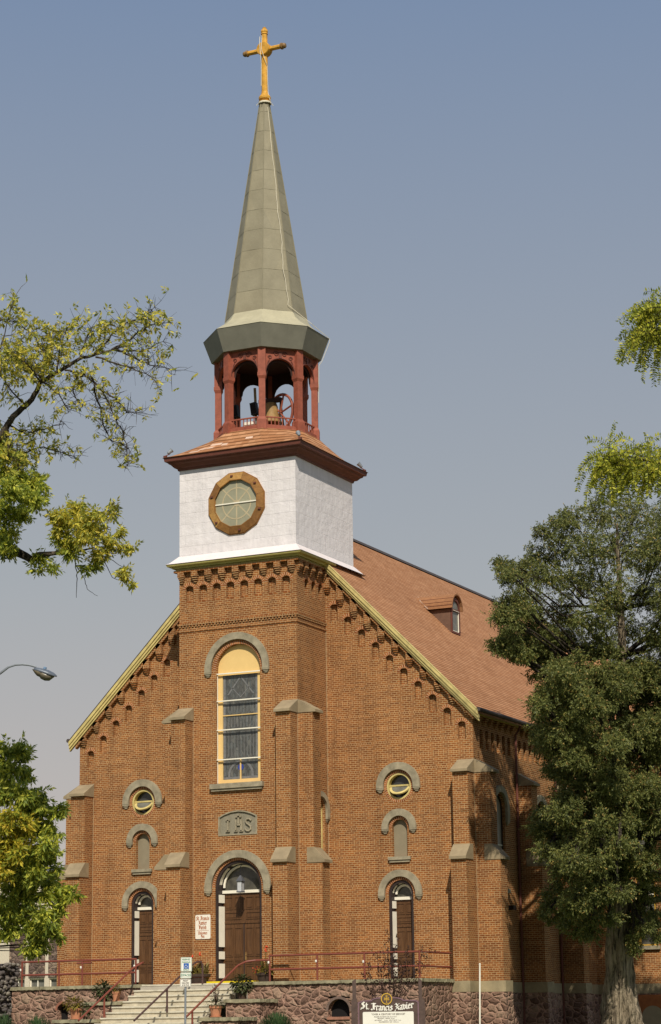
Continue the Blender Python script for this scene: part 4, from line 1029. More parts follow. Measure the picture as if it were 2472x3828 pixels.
# ---- lettering helpers
def pen(strokes, x0, y0, s, nib=0.15, ang=40, kx=0.80):
    """broad-nib letterforms: every stroke is swept with a slanted nib"""
    q = []; dx, dy = math.cos(R(ang)) * nib / 2, math.sin(R(ang)) * nib / 2
    for st in strokes:
        for (a, b), (c, d) in zip(st[:-1], st[1:]):
            a_, c_ = a * kx, c * kx
            # hexagon hull of two nib segments
            P = [(a_ - dx, b - dy), (a_ + dx, b + dy), (c_ + dx, d + dy), (c_ - dx, d - dy)]
            q.append([(x0 + p[0] * s, y0 + p[1] * s) for p in P])
            for (ex, ey) in ((a_, b), (c_, d)):
                k = 0.022
                q.append([(x0 + (ex - dx - k) * s, y0 + (ey - dy + k) * s), (x0 + (ex - dx + k) * s, y0 + (ey - dy - k) * s), (x0 + (ex + dx + k) * s, y0 + (ey + dy - k) * s), (x0 + (ex + dx - k) * s, y0 + (ey + dy + k) * s)])
    return q
BL = {  # strokes on a unit grid, x-height 0.62, cap height 1
 'S': (0.78, [[(0.62, 0.86), (0.42, 0.95), (0.18, 0.80), (0.22, 0.62), (0.58, 0.46), (0.66, 0.22), (0.42, 0.05), (0.05, 0.10), (0.0, -0.1)], [(0.40, 0.9), (0.40, 0.1)]]),
 'F': (0.72, [[(0.0, 0.90), (0.30, 0.97), (0.72, 0.90)], [(0.30, 0.95), (0.30, 0.15), (0.10, 0.0), (-0.05, 0.12)], [(0.46, 0.9), (0.46, 0.05)], [(0.3, 0.52), (0.68, 0.55)]]),
 'X': (0.80, [[(0.05, 0.82), (0.20, 0.95), (0.40, 0.70), (0.55, 0.25), (0.75, 0.05), (0.85, 0.15)], [(0.72, 0.90), (0.50, 0.75), (0.25, 0.20), (0.05, 0.0), (0.0, -0.15)], [(0.15, 0.5), (0.70, 0.5)]]),
 'P': (0.76, [[(0.05, 0.80), (0.20, 0.95), (0.20, 0.0)], [(0.20, 0.90), (0.52, 0.95), (0.68, 0.75), (0.60, 0.42), (0.25, 0.38)], [(0.40, 0.88), (0.40, 0.1)]]),
 'W': (1.05, [[(0.05, 0.95), (0.16, 0.80), (0.14, 0.12), (0.30, 0.0), (0.50, 0.14)], [(0.50, 0.92), (0.50, 0.1), (0.66, 0.0), (0.90, 0.16), (0.92, 0.75), (0.75, 0.95)]]),
 'Y': (0.76, [[(0.05, 0.95), (0.16, 0.80), (0.18, 0.45), (0.40, 0.38)], [(0.62, 0.95), (0.62, 0.20), (0.45, -0.12), (0.10, -0.15)], [(0.38, 0.85), (0.38, 0.4)]]),
 't': (0.40, [[(0.16, 0.88), (0.16, 0.14), (0.28, 0.02), (0.38, 0.10)], [(0.0, 0.62), (0.36, 0.64)]]),
 '.': (0.22, [[(0.08, 0.03), (0.10, 0.06)]]),
 'r': (0.46, [[(0.0, 0.56), (0.14, 0.62), (0.14, 0.06), (0.22, 0.0)], [(0.14, 0.50), (0.32, 0.64), (0.44, 0.54)]]),
 'a': (0.54, [[(0.06, 0.54), (0.22, 0.64), (0.40, 0.56), (0.40, 0.08), (0.50, 0.0)], [(0.40, 0.36), (0.12, 0.30), (0.08, 0.10), (0.22, 0.0), (0.40, 0.10)]]),
 'n': (0.60, [[(0.0, 0.56), (0.12, 0.62), (0.12, 0.04)], [(0.12, 0.50), (0.32, 0.64), (0.44, 0.54), (0.44, 0.06), (0.54, 0.0)]]),
 'c': (0.46, [[(0.40, 0.54), (0.26, 0.63), (0.08, 0.48), (0.08, 0.12), (0.22, 0.0), (0.40, 0.08)]]),
 'i': (0.30, [[(0.0, 0.56), (0.12, 0.62), (0.12, 0.08), (0.22, 0.0)], [(0.11, 0.84), (0.14, 0.88)]]),
 's': (0.48, [[(0.40, 0.56), (0.22, 0.64), (0.08, 0.48), (0.36, 0.26), (0.36, 0.10), (0.20, 0.0), (0.02, 0.08)]]),
 'v': (0.54, [[(0.0, 0.70), (0.12, 0.58), (0.14, 0.12), (0.26, 0.0), (0.44, 0.14), (0.44, 0.50), (0.32, 0.62)]]),
 'e': (0.48, [[(0.08, 0.32), (0.38, 0.40), (0.36, 0.56), (0.22, 0.63), (0.08, 0.48), (0.08, 0.12), (0.22, 0.0), (0.40, 0.08)]]),
 'h': (0.58, [[(0.12, 0.95), (0.12, 0.04)], [(0.12, 0.50), (0.32, 0.64), (0.44, 0.52), (0.42, 0.1), (0.30, -0.12)]]),
 'l': (0.30, [[(0.12, 0.95), (0.12, 0.08), (0.22, 0.0)]]),
 'o': (0.54, [[(0.24, 0.64), (0.08, 0.48), (0.08, 0.12), (0.24, 0.0), (0.42, 0.12), (0.42, 0.50), (0.24, 0.64)]]),
 'm': (0.88, [[(0.0, 0.56), (0.12, 0.62), (0.12, 0.04)], [(0.12, 0.50), (0.30, 0.64), (0.42, 0.54), (0.42, 0.04)], [(0.42, 0.50), (0.60, 0.64), (0.72, 0.54), (0.72, 0.06), (0.82, 0.0)]]),
 'u': (0.60, [[(0.0, 0.58), (0.10, 0.62), (0.10, 0.10), (0.24, 0.0), (0.42, 0.12)], [(0.42, 0.62), (0.42, 0.06), (0.54, 0.0)]]),
}
def blackletter(text, xc, y0, s, nib=0.15, kx=0.8, gap=0.07, curve=None):
    wds = [(BL[ch][0] + gap if ch != ' ' else 0.38) * kx * s for ch in text]
    x = xc - sum(wds) / 2; out_ = []; tot = sum(wds)
    for ch, wd in zip(text, wds):
        if ch != ' ':
            yy = y0 + (curve(((x + wd / 2) - xc) / tot * 2) if curve else 0)
            out_ += pen(BL[ch][1], x, yy, s, nib, 40, kx)
        x += wd
    return out_
def polys(mb, fr, quads, out, t):
    for i, q in enumerate(quads):
        P = [fr.p(a, b, out + (i % 7) * 0.0004) for a, b in q]; mb.prism(P, fr.n * -t)
def bfont(text, size, fr, x, z, out, mat, parent, name='lettering', align='CENTER', bold=0.0, sx=1.0):
    cu = bpy.data.curves.new('text_tmp', 'FONT'); cu.body = text; cu.size = size; cu.align_x = align; cu.extrude = 0.002; cu.offset = bold; cu.resolution_u = 2
    to = bpy.data.objects.new('text_tmp', cu); col.objects.link(to)
    dg = bpy.context.evaluated_depsgraph_get(); me = bpy.data.meshes.new_from_object(to.evaluated_get(dg))
    mb = MB(); mb.v = [tuple(fr.p(x + v.co.x * sx, z + v.co.y, out + v.co.z)) for v in me.vertices]; mb.f = [tuple(p.vertices) for p in me.polygons]
    bpy.data.objects.remove(to); bpy.data.curves.remove(cu); bpy.data.meshes.remove(me)
    return ob(name, mb, mat, parent, fixn=False)
def rrect(x0, x1, z0, z1, r, n=5):
    o = []
    for cx, cz, a in ((x1 - r, z0 + r, -90), (x1 - r, z1 - r, 0), (x0 + r, z1 - r, 90), (x0 + r, z0 + r, 180)):
        o += [(cx + r * math.cos(R(a + 90 * i / n)), cz + r * math.sin(R(a + 90 * i / n))) for i in range(n + 1)]
    return o
# welcome plaque
t = thing('welcome_plaque', 'white wall plaque with brown-red blackletter welcome, screwed to brick left of the double door', 'sign', (-1.52, -2.55, 1.64))
mb = MB(); FT.plate(mb, [rrect(-1.85, -1.2, 1.64, 2.55, 0.05)], 0.03, 0.028); ob('panel', mb, SIGNW, t)
mb = MB()
for txt, z, s in (('St. Francis', 2.35, 0.145), ('Xavier', 2.18, 0.145), ('Parish', 2.01, 0.145), ('Welcomes', 1.815, 0.115), ('You', 1.69, 0.115)):
    polys(mb, FT, blackletter(txt, -1.525, z, s, 0.17, 0.66 if txt != 'Xavier' else 0.72, 0.06), 0.033, 0.004)
FT.box(mb, -1.79, -1.26, 1.955, 1.965, 0.03, 0.034)
ob('lettering', mb, SIGNR, t)

# floodlights on the cornice corners
for k, (x, y, lab) in enumerate(((3.02, -2.92, 'small silver floodlight on the near front corner of the dark red cornice'), (-3.04, -2.92, 'small silver floodlight on the left front corner of the dark red cornice'), (3.0, 3.02, 'small silver floodlight on the right rear corner of the dark red cornice'))):
    t = thing('floodlight', lab, 'floodlight', (x, y, 20.63), 'floodlights on the cornice corners')
    dx, dy = -x * 0.045, (YC - y) * 0.045
    mb = MB(); mb.box(x - 0.06, x + 0.06, y - 0.06, y + 0.06, 20.63, 20.74); mb.tube([(x, y, 20.74), (x + dx, y + dy, 20.84)], 0.02, 6); ob('bracket', mb, DRED, t)
    mb = MB(); mb.lathe((0, 0, 0), [(0.03, -0.13), (0.06, -0.10), (0.085, 0.06), (0.10, 0.10), (0.09, 0.105)], 12)
    d = Vector((-x, YC - y, 4)).normalized()
    mb.xf(Matrix.Translation((x + dx, y + dy, 20.93)) @ Vector((0, 0, 1)).rotation_difference(d).to_matrix().to_4x4()); ob('lamp_head', mb, GALV, t)
# bell
t = thing('church_bell', 'bronze bell with dark red spoked wheel hanging in the open belfry', 'bell', (0.3, 0.1, 21.8))
mb = MB(); mb.lathe((0.2, 0.1, 0), [(0.08, 23.28), (0.22, 23.24), (0.27, 23.1), (0.29, 22.85), (0.36, 22.6), (0.45, 22.42), (0.46, 22.38), (0.40, 22.38), (0.30, 22.6), (0.24, 23.05), (0.05, 23.15)], 24); ob('bell_body', mb, BRONZE, t, True)
mb = MB(); mb.box(-0.35, 0.66, 0.02, 0.18, 23.26, 23.44)
for x in (-0.35, 0.62): mb.tube([(x, 0.0, 21.8), (x, 0.12, 23.3), (x, 0.5, 21.8)], 0.045, 6)
ob('yoke', mb, DARKIN, t)
mb = MB(); mb.box(-1.0, -0.12, -0.1, 0.02, 22.42, 22.54); mb.tube([(-0.95, -0.04, 22.42), (-1.0, -0.04, 21.8)], 0.04, 6); ob('timber_beam', mb, CREAM, t)
mb = MB(); c = Vector((0.62, 0.1, 22.78)); Rr = 0.77
wd = Vector((0.74, -0.3, 0)).normalized()
ringp = [c + wd * Rr * math.cos(2 * PI * i / 32) + Vector((0, 0, Rr * math.sin(2 * PI * i / 32))) for i in range(33)]
mb.tube(ringp, 0.06, 6)
for i in range(6):
    a = PI / 3 * i + 0.25; mb.tube([c, c + wd * Rr * math.cos(a) + Vector((0, 0, Rr * math.sin(a)))], 0.038, 6)
ob('wheel', mb, BRED, t)
mb = MB(); mb.tube([(0.2, 0.1, 23.1), (0.2, 0.1, 22.4)], 0.02, 6); mb.lathe((0.2, 0.1, 0), [(0.03, 22.42), (0.07, 22.36), (0.03, 22.30)], 10); ob('clapper', mb, IRON, t)
for x, y, z, lab in ((-1.45, 0.1, 22.85, 'black horn loudspeaker tilted beside the left belfry post'), (-0.58, 0.1, 22.85, 'black loudspeaker strapped to a wooden stick beside the bell')):
    t = thing('loudspeaker', lab, 'loudspeaker', (x, y, 21.8), 'loudspeakers in the belfry')
    mb = MB(); mb.box(-0.13, 0.13, -0.12, 0.12, -0.25, 0.27); mb.xf(Matrix.Translation((x, y, z + 0.25)) @ Matrix.Rotation(R(-8), 4, 'Y')); ob('cabinet', mb, BLACK, t)
    mb = MB(); mb.box(-0.10, 0.10, -0.135, -0.121, -0.2, 0.2); mb.xf(Matrix.Translation((x, y, z + 0.25)) @ Matrix.Rotation(R(-8), 4, 'Y')); ob('grille', mb, HOLE, t)
    mb = MB()
    if x > -1: mb.tube([(x + 0.04, y + 0.16, 21.8), (x - 0.06, y + 0.16, 24.05)], 0.055, 6)
    else: mb.tube([(x + 0.05, y + 0.12, 21.8), (x - 0.05, y + 0.13, 22.9)], 0.03, 6)
    ob('stand', mb, plain('weathered_timber', (0.34, 0.24, 0.13), 0.8, 0.3, 9), t)

# ================================================================== terrace walls, stairs
def rough_box(mb, x0, x1, y0, y1, z0, z1, amp, seg=0.11, seed=1):
    """block whose faces are broken by small random facets (quarry-faced stone)"""
    rr = random.Random(seed)
    nx = max(1, int((x1 - x0) / seg)); ny = max(1, int((y1 - y0) / seg)); nz = max(1, int((z1 - z0) / seg))
    cache = {}
    def P(i, j, k):
        key = (i, j, k)
        if key not in cache:
            cache[key] = (x0 + (x1 - x0) * i / nx + rr.uniform(-amp, amp), y0 + (y1 - y0) * j / ny + rr.uniform(-amp, amp), z0 + (z1 - z0) * k / nz + (rr.uniform(-amp, amp) * (0.25 if k == nz else 1)))
        return cache[key]
    idx = {}; vs = []; fs = []
    def V(*a):
        if a not in idx: idx[a] = len(vs); vs.append(P(*a))
        return idx[a]
    for i in range(nx):
        for k in range(nz):
            fs.append((V(i, 0, k), V(i + 1, 0, k), V(i + 1, 0, k + 1), V(i, 0, k + 1))); fs.append((V(i, ny, k), V(i, ny, k + 1), V(i + 1, ny, k + 1), V(i + 1, ny, k)))
    for j in range(ny):
        for k in range(nz):
            fs.append((V(0, j, k), V(0, j, k + 1), V(0, j + 1, k + 1), V(0, j + 1, k))); fs.append((V(nx, j, k), V(nx, j + 1, k), V(nx, j + 1, k + 1), V(nx, j, k + 1)))
    for i in range(nx):
        for j in range(ny):
            fs.append((V(i, j, nz), V(i + 1, j, nz), V(i + 1, j + 1, nz), V(i, j + 1, nz))); fs.append((V(i, j, 0), V(i, j + 1, 0), V(i + 1, j + 1, 0), V(i + 1, j, 0)))
    mb.add(vs, fs)
def terrace(name, label, segs, caps, arch=None, seed=1):
    t = thing(name, label, 'wall', ((segs[0][0] + segs[0][1]) / 2, segs[0][2], -1.95))
    mb = MB()
    for i, s in enumerate(segs): rough_box(mb, *s, 0.018, 0.16, seed + i)
    if arch:
        ax, az, ar, y = arch
        # masonry round a vaulted opening
        pass
    wl = ob('masonry', mb, RUBBLE, t)
    for i, s in enumerate(caps):
        mb = MB(); rough_box(mb, *s, 0.014, 0.09, seed + 50 + i); ob('coping', mb, COPING, t)
    return t
XR = 8.12
# right hand wall, with a gap for the vaulted opening
AX, AR = 4.87, 0.43
tw = terrace('terrace_wall', 'rough brown stone retaining wall with mossy coping right of the steps, pierced by a dark arch', [(1.15, AX - AR - 0.005, -3.98, -3.66, -2.75, -0.155), (AX + AR + 0.005, XR, -3.98, -3.66, -2.75, -0.155), (AX - AR - 0.005, AX + AR + 0.005, -3.98, -3.66, -0.62, -0.155), (AX - AR - 0.005, AX + AR + 0.005, -3.98, -3.66, -2.75, -1.33), (XR - 0.32, XR, -3.66, -1.1, -2.75, -0.155)],
             [(1.08, 2.28, -4.06, -3.6, -0.15, -0.03), (2.30, 3.7, -4.06, -3.6, -0.15, -0.03), (3.72, 5.0, -4.06, -3.6, -0.15, -0.035), (5.02, 6.4, -4.06, -3.6, -0.15, -0.03), (6.42, XR + 0.07, -4.06, -3.6, -0.15, -0.03), (XR - 0.4, XR + 0.07, -3.59, -1.02, -0.15, -0.03)], seed=3)
ARS = plain('arch_stone', (0.17, 0.115, 0.09), 0.9, 0.35, 6, bump=0.8, bscale=9)
def arch_opening(cx, r, zs, zb, y0, parent, brickish=False):
    fr = Frame((0, y0, 0), (1, 0, 0), (0, -1, 0))
    mb = MB(); fr.plate(mb, [[(cx - r - 0.004, zb), (cx + r + 0.004, zb), (cx + r + 0.004, zs + r + 0.02), (cx - r - 0.004, zs + r + 0.02)], arch_loop(cx, r, zb + 0.001, zs, 14)], -0.02, 0.3); ob('arch_masonry', mb, RUBBLE, parent)
    mb = MB(); fr.plate(mb, [ring_arch(cx, zs, r + 0.09, r, 0.0, 14)], 0.01, 0.05); ob('arch_ring', mb, plain('arch_ring_red', (0.30, 0.12, 0.075), 0.9, 0.2, 9) if brickish else ARS, parent)
    mb = MB(); fr.box(mb, cx - r - 0.02, cx + r + 0.02, zb - 0.1, zb - 0.003, -0.05, 0.05); ob('arch_sill', mb, plain('sill_brick', (0.36, 0.17, 0.11), 0.9, 0.2, 9), parent)
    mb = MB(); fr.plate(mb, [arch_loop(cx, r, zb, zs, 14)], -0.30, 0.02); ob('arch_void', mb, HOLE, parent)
arch_opening(AX, AR, -1.13, -1.33, -3.98, tw)
BX, BR = -6.88, 0.24
tl = terrace('terrace_wall', 'rough brown stone retaining wall with mossy coping left of the steps, under the long red railing', [(-9.2, BX - BR - 0.005, -3.98, -3.66, -2.75, -0.155), (BX + BR + 0.005, -3.3, -3.98, -3.66, -2.75, -0.155), (BX - BR - 0.005, BX + BR + 0.005, -3.98, -3.66, -0.68, -0.155), (BX - BR - 0.005, BX + BR + 0.005, -3.98, -3.66, -2.75, -1.30), (-9.2, -8.9, -3.66, -0.1, -2.75, -0.155)],
             [(-9.25, -7.9, -4.06, -3.6, -0.15, -0.025), (-7.88, -6.6, -4.06, -3.6, -0.15, -0.03), (-6.58, -5.0, -4.06, -3.6, -0.15, -0.025), (-4.98, -3.24, -4.06, -3.6, -0.15, -0.03)], seed=23)
arch_opening(BX, BR, -0.93, -1.30, -3.98, tl, True)
# stepped cheek walls
def cheek(label, blocks, seed):
    t = thing('stair_cheek_wall', label, 'wall', ((blocks[0][0] + blocks[0][1]) / 2, blocks[0][2], -1.95))
    for i, (x0, x1, y0, y1, z1) in enumerate(blocks):
        mb = MB(); rough_box(mb, x0, x1, y0, y1, -2.75, z1 - 0.13, 0.018, 0.15, seed + i); ob('masonry', mb, RUBBLE, t)
        mb = MB(); rough_box(mb, x0 - 0.06, x1 + 0.06, y0 - 0.07, y1 + 0.0, z1 - 0.125, z1, 0.014, 0.09, seed + 30 + i); ob('coping', mb, COPING, t)
cheek('stepped stone cheek wall right of the granite steps, carrying two flower pots', [(1.02, 2.42, -5.42, -4.09, -0.665), (0.80, 2.28, -6.85, -5.50, -1.30)], 61)
cheek('stepped stone cheek wall left of the granite steps, carrying terracotta pots', [(-5.05, -3.42, -5.42, -4.09, -0.665), (-5.40, -3.62, -6.85, -5.50, -1.30)], 81)
# granite steps
t = thing('stairs', 'broad flight of pale granite steps leading up to the arched double door', 'stairs', (-1.2, -6, -2.0))
for i in range(12):
    z1 = -0.05 - 0.2 * i; y1 = -4.18 - 0.40 * i
    x0, x1 = (-3.36, 0.96) if i < 3 else (-3.58, 0.74)
    if i == 0: x0, x1 = -3.24, 1.06
    yb = -3.56 if i == 0 else y1 + 0.45
    mb = MB(); mb.box(x0, x1, y1 + 0.03, yb, z1 - 0.2, z1 - 0.056); st_ = ob('step', mb, RISER, t)
    mb = MB(); rough_box(mb, x0, x1, y1 - 0.012, yb - 0.002, z1 - 0.055, z1 - 0.002, 0.0035, 0.22, 300 + i); ob('tread', mb, GRAN, st_)
t = thing('door_threshold', 'bright yellow painted threshold slab under the arched double door', 'threshold', (0, -2.8, -0.12))
mb = MB(); mb.box(-1.0, 0.99, -3.05, -2.60, -0.119, -0.035); ob('slab', mb, CONC, t)
mb = MB(); mb.box(-1.01, 0.995, -3.20, -2.66, -0.04, 0.035); mb.box(-1.01, 0.995, -3.20, -3.052, -0.119, -0.041); ob('painted_edge', mb, SAFETY, t)

# ---- railings
def railing(name, label, group, rails, posts, mat=RAILR, r=0.037, balls=()):
    c = Vector(posts[0][0]) if posts else Vector(rails[0][0])
    t = thing(name, label, 'railing', c, group)
    for pl in rails:
        mb = MB(); mb.tube(pl, r, 8); ob('rail', mb, mat, t)
    for a, b in posts:
        mb = MB(); mb.tube([a, b], r, 8); ob('post', mb, mat, t)
    for p in balls:
        mb = MB(); mb.lathe(p, [(0.0, -0.055), (0.03, -0.04), (0.036, 0), (0.03, 0.04), (0.0, 0.05)], 10); ob('rope_knot', mb, SIGNW, t)
    return t
yr0 = -3.83
railing('terrace_railing', 'long red pipe railing on the right terrace wall, ending at the corner buttress', 'red pipe railings',
        [[(2.0, yr0, 0.90), (8.02, yr0, 0.90), (8.02, -0.95, 0.90)], [(2.0, yr0, 0.40), (8.02, yr0, 0.40), (8.02, -0.95, 0.40)]],
        [((x, yr0, -0.04), (x, yr0, 0.93)) for x in (2.0, 3.95, 5.85)] + [((8.02, yr0, -0.04), (8.02, yr0, 0.93))], balls=[(1.98, yr0 - 0.06, 0.66), (3.93, yr0 - 0.06, 0.66), (5.83, yr0 - 0.06, 0.60)])
railing('terrace_railing', 'red pipe railing on the left terrace wall beside the small side door', 'red pipe railings',
        [[(-8.85, yr0, 0.92), (-3.72, yr0, 0.92)], [(-8.85, yr0, 0.42), (-3.72, yr0, 0.42)], [(-6.35, yr0, 0.83), (-5.7, yr0 + 0.02, 0.83)]],
        [((x, yr0, -0.04), (x, yr0, 0.95)) for x in (-8.85, -7.15, -6.1, -3.72)], balls=[(-8.88, yr0 - 0.06, 0.62), (-6.13, yr0 - 0.06, 0.66), (-3.75, yr0 - 0.06, 0.66)])
railing('stair_handrail', 'red handrail running down the right edge of the granite steps', 'stair handrails',
        [[(2.0, yr0, 0.74), (1.45, -3.9, 0.745), (1.15, -4.1, 0.70), (0.98, -4.4, 0.56), (0.72, -7.8, -1.28)]], [((0.75, -7.4, -1.9), (0.75, -7.4, -1.08))])
railing('stair_handrail', 'red handrail running down the left edge of the granite steps', 'stair handrails',
        [[(-3.72, yr0, 0.70), (-3.32, -3.95, 0.78), (-3.26, -4.2, 0.74), (-3.42, -4.55, 0.56), (-3.62, -8.0, -1.35)]], [((-3.55, -6.35, -1.5), (-3.55, -6.35, -0.50))])
railing('stair_handrail', 'red handrail with painted-in shade down the middle of the granite steps', 'stair handrails',
        [[(-0.62, -4.2, -0.06), (-0.62, -4.2, 0.62), (-0.66, -4.25, 0.74), (-0.74, -4.4, 0.74), (-0.82, -4.7, 0.60), (-1.05, -8.4, -1.38)]], [((-0.92, -6.3, -1.1), (-0.92, -6.3, -0.26))], mat=RAILSHADE)

# ---- foliage helper (numpy)
def leaves(P, Dr, ln, wd, droop=0.0, seed=0, fold=0.25):
    """one bent diamond leaf per point; P points, Dr unit directions"""
    rg = np.random.default_rng(seed); P = np.asarray(P, float); Dr = np.asarray(Dr, float); n = len(P)
    Dr = Dr + np.array([0, 0, -droop]); Dr /= np.linalg.norm(Dr, axis=1)[:, None]
    rv = rg.normal(size=(n, 3)); sd = np.cross(Dr, rv); sd /= np.linalg.norm(sd, axis=1)[:, None] + 1e-9
    up = np.cross(sd, Dr)
    l = (ln * rg.uniform(0.7, 1.25, n))[:, None]; w_ = (wd * rg.uniform(0.75, 1.25, n))[:, None]
    a = P; b = P + Dr * l * 0.45 + sd * w_ * 0.5 + up * w_ * fold; c = P + Dr * l; d = P + Dr * l * 0.45 - sd * w_ * 0.5 + up * w_ * fold
    V = np.stack([a, b, c, d], 1).reshape(-1, 3)
    return V
def leaf_obj(name, Vs, mat, parent):
    V = np.concatenate(Vs) if isinstance(Vs, list) else Vs
    V = V - np.array(rootloc(parent))
    n = len(V) // 4
    me = bpy.data.meshes.new(name); me.vertices.add(4 * n); me.vertices.foreach_set('co', V.astype(np.float32).ravel())
    me.loops.add(4 * n); me.loops.foreach_set('vertex_index', np.arange(4 * n, dtype=np.int32))
    me.polygons.add(n); me.polygons.foreach_set('loop_start', np.arange(0, 4 * n, 4, dtype=np.int32)); me.polygons.foreach_set('loop_total', np.full(n, 4, dtype=np.int32))
    me.update(); me.validate(); me.materials.append(mat)
    o = bpy.data.objects.new(name, me); col.objects.link(o); o.parent = parent
    return o
def unit(rg, n): v = rg.normal(size=(n, 3)); return v / np.linalg.norm(v, axis=1)[:, None]
def blob(c, r, n, rg, squash=(1, 1, 0.8), shell=0.5):
    u = unit(rg, n); rad = r * (shell + (1 - shell) * rg.random(n)) ** 1.0
    return np.array(c) + u * rad[:, None] * np.array(squash), u
def sprigs(P, U, k, ln, wd, spread, droop, rg):
    """k leaves on a short twig at every point (a compound leaf)"""
    n = len(P); out_ = []
    ax = U * 0.6 + unit(rg, n) * 0.8; ax[:, 2] -= droop; ax /= np.linalg.norm(ax, axis=1)[:, None]
    sd = np.cross(ax, unit(rg, n)); sd /= np.linalg.norm(sd, axis=1)[:, None]
    for i in range(k):
        f = i / max(1, k - 1); s = 1 if i % 2 else -1
        base = P + ax * (spread * f)
        d = ax * 0.7 + sd * (s * 0.8 if i < k - 1 else 0) + rg.normal(size=(n, 3)) * 0.12
        d /= np.linalg.norm(d, axis=1)[:, None]
        out_.append(leaves(base, d, ln, wd, droop * 0.5, int(rg.integers(1e9))))
    return np.concatenate(out_)

# ---- pots and plants
def pot(name, label, c, h, r, mat, group=None):
    c = Vector(c); t = thing(name, label, 'flower pot', c, group)
    mb = MB(); mb.lathe(c, [(r * 0.68, 0), (r * 0.90, h * 0.76), (r * 0.90, h * 0.775), (r * 0.80, h * 0.80)], 20); ob('pot_body', mb, mat, t)
    mb = MB(); mb.lathe(c, [(r * 0.9, h * 0.77), (r * 1.0, h * 0.775), (r * 1.02, h), (r * 0.9, h), (r * 0.88, h * 0.9), (0.0, h * 0.9)], 20, 0, False); ob('rim', mb, mat, t)
    if mat is TERRA:
        mb = MB(); mb.lathe(c + Vector((0, 0, -0.0)), [(r * 0.80, -0.012), (r * 0.92, 0.018), (r * 0.90, 0.03), (r * 0.70, 0.012)], 20); ob('saucer', mb, mat, t)
    return t
def plant(name, label, cat, c, specs, stems=0, stem_h=0.3, stem_mat=LEAF_PUR, seed=5):
    """specs: (part, material, n, offset, radius, squash, leaf length, leaf width, droop)"""
    c = Vector(c); t = thing(name, label, cat, c)
    for k, (part, mat, n, off, r, sq, ln, wd, droop) in enumerate(specs):
        rg = np.random.default_rng(seed + k); P, U = blob(np.array(c) + np.array(off), r, n, rg, sq, 0.35)
        leaf_obj(part, leaves(P, U, ln, wd, droop, seed + k), mat, t)
    if stems:
        rr = random.Random(seed); mb = MB()
        for i in range(stems):
            a = rr.uniform(0, 2 * PI); q = rr.uniform(0.03, 0.16)
            mb.tube([c, c + Vector((q * math.cos(a), q * math.sin(a), stem_h * rr.uniform(0.6, 1)))], [0.008, 0.004], 4)
        ob('stems', mb, stem_mat, t)
    return t
zL2, zL3 = -0.665, -1.30
pot('flower_pot', 'terracotta pot on the lowest left step wall, holding yellow-green plants', (-4.80, -6.3, zL3 + 0.012), 0.40, 0.245, TERRA, 'terracotta pots')
plant('coleus_plant', 'bushy yellow-green coleus spilling from the lower left terracotta pot', 'plant', (-4.80, -6.3, zL3 + 0.38), [('foliage', LEAF_COL, 330, (-0.08, 0, 0.18), 0.40, (1, 1, 0.62), 0.12, 0.07, 0.4), ('trailing_foliage', LEAF_IVY, 160, (0.42, 0.05, -0.02), 0.24, (0.8, 1, 1.2), 0.10, 0.07, 0.7), ('flowers', FL_Y, 14, (0.1, -0.1, 0.25), 0.3, (1.3, 1, .5), 0.05, 0.05, 0)], 14, 0.55, seed=5)
pot('flower_pot', 'small terracotta pot on the upper left step wall, beside a round dark shrub', (-3.86, -5.0, zL2 + 0.012), 0.36, 0.165, TERRA, 'terracotta pots')
plant('potted_herb', 'light green bushy herb in the small terracotta pot on the upper left step wall', 'plant', (-3.86, -5.0, zL2 + 0.34), [('foliage', LEAF_COL, 130, (0, 0, 0.14), 0.2, (1, 1, 0.8), 0.09, 0.045, 0.2), ('flowers', FL_R, 8, (0.1, -0.05, 0.2), 0.16, (1, 1, 1), 0.04, 0.04, 0)], 8, 0.35, seed=15)
pot('flower_pot', 'dark pot almost hidden under ivy on the upper left step wall', (-4.42, -5.0, zL2), 0.30, 0.2, DKPOT, 'dark pots')
plant('ivy_plant', 'round dark ivy clump on the upper left step wall against the stone wall', 'plant', (-4.42, -5.0, zL2 + 0.3), [('foliage', LEAF_IVY, 520, (0, -0.02, 0.06), 0.40, (1, 0.9, 0.95), 0.11, 0.09, 0.6), ('wispy_foliage', LEAF_COL, 60, (-0.35, 0, 0.22), 0.26, (1.2, 1, 1), 0.07, 0.03, 0)], 10, 0.5, seed=25)
pot('flower_pot', 'dark square-sided pot on the upper right step wall, overhung by ivy', (1.46, -5.0, zL2), 0.34, 0.22, DKPOT, 'dark pots')
plant('ivy_plant', 'dense dark ivy plant in the dark pot on the upper right step wall', 'plant', (1.46, -5.0, zL2 + 0.36), [('foliage', LEAF_IVY, 560, (0, 0, 0.16), 0.40, (1, 0.9, 0.85), 0.11, 0.09, 0.6), ('flowers', FL_Y, 10, (0.1, 0, 0.36), 0.25, (1.3, 1, 0.5), 0.06, 0.04, 0)], 12, 0.48, seed=35)
pot('flower_pot', 'terracotta pot on the lowest right step wall, filled with small yellow flowers', (1.12, -6.35, zL3 + 0.012), 0.40, 0.235, TERRA, 'terracotta pots')
plant('pansy_plant', 'yellow pansies with tall maroon stems in the lower right terracotta pot', 'plant', (1.12, -6.35, zL3 + 0.38), [('foliage', LEAF_IVY, 200, (0, 0, 0.10), 0.30, (1.2, 1, 0.5), 0.09, 0.05, 0.3), ('flowers', FL_Y, 60, (0, -0.05, 0.12), 0.34, (1.2, 1, 0.45), 0.055, 0.055, 0), ('spikes', LEAF_PUR, 90, (-0.03, 0, 0.42), 0.2, (0.8, 0.8, 1.5), 0.10, 0.03, -0.6)], 22, 0.7, seed=45)
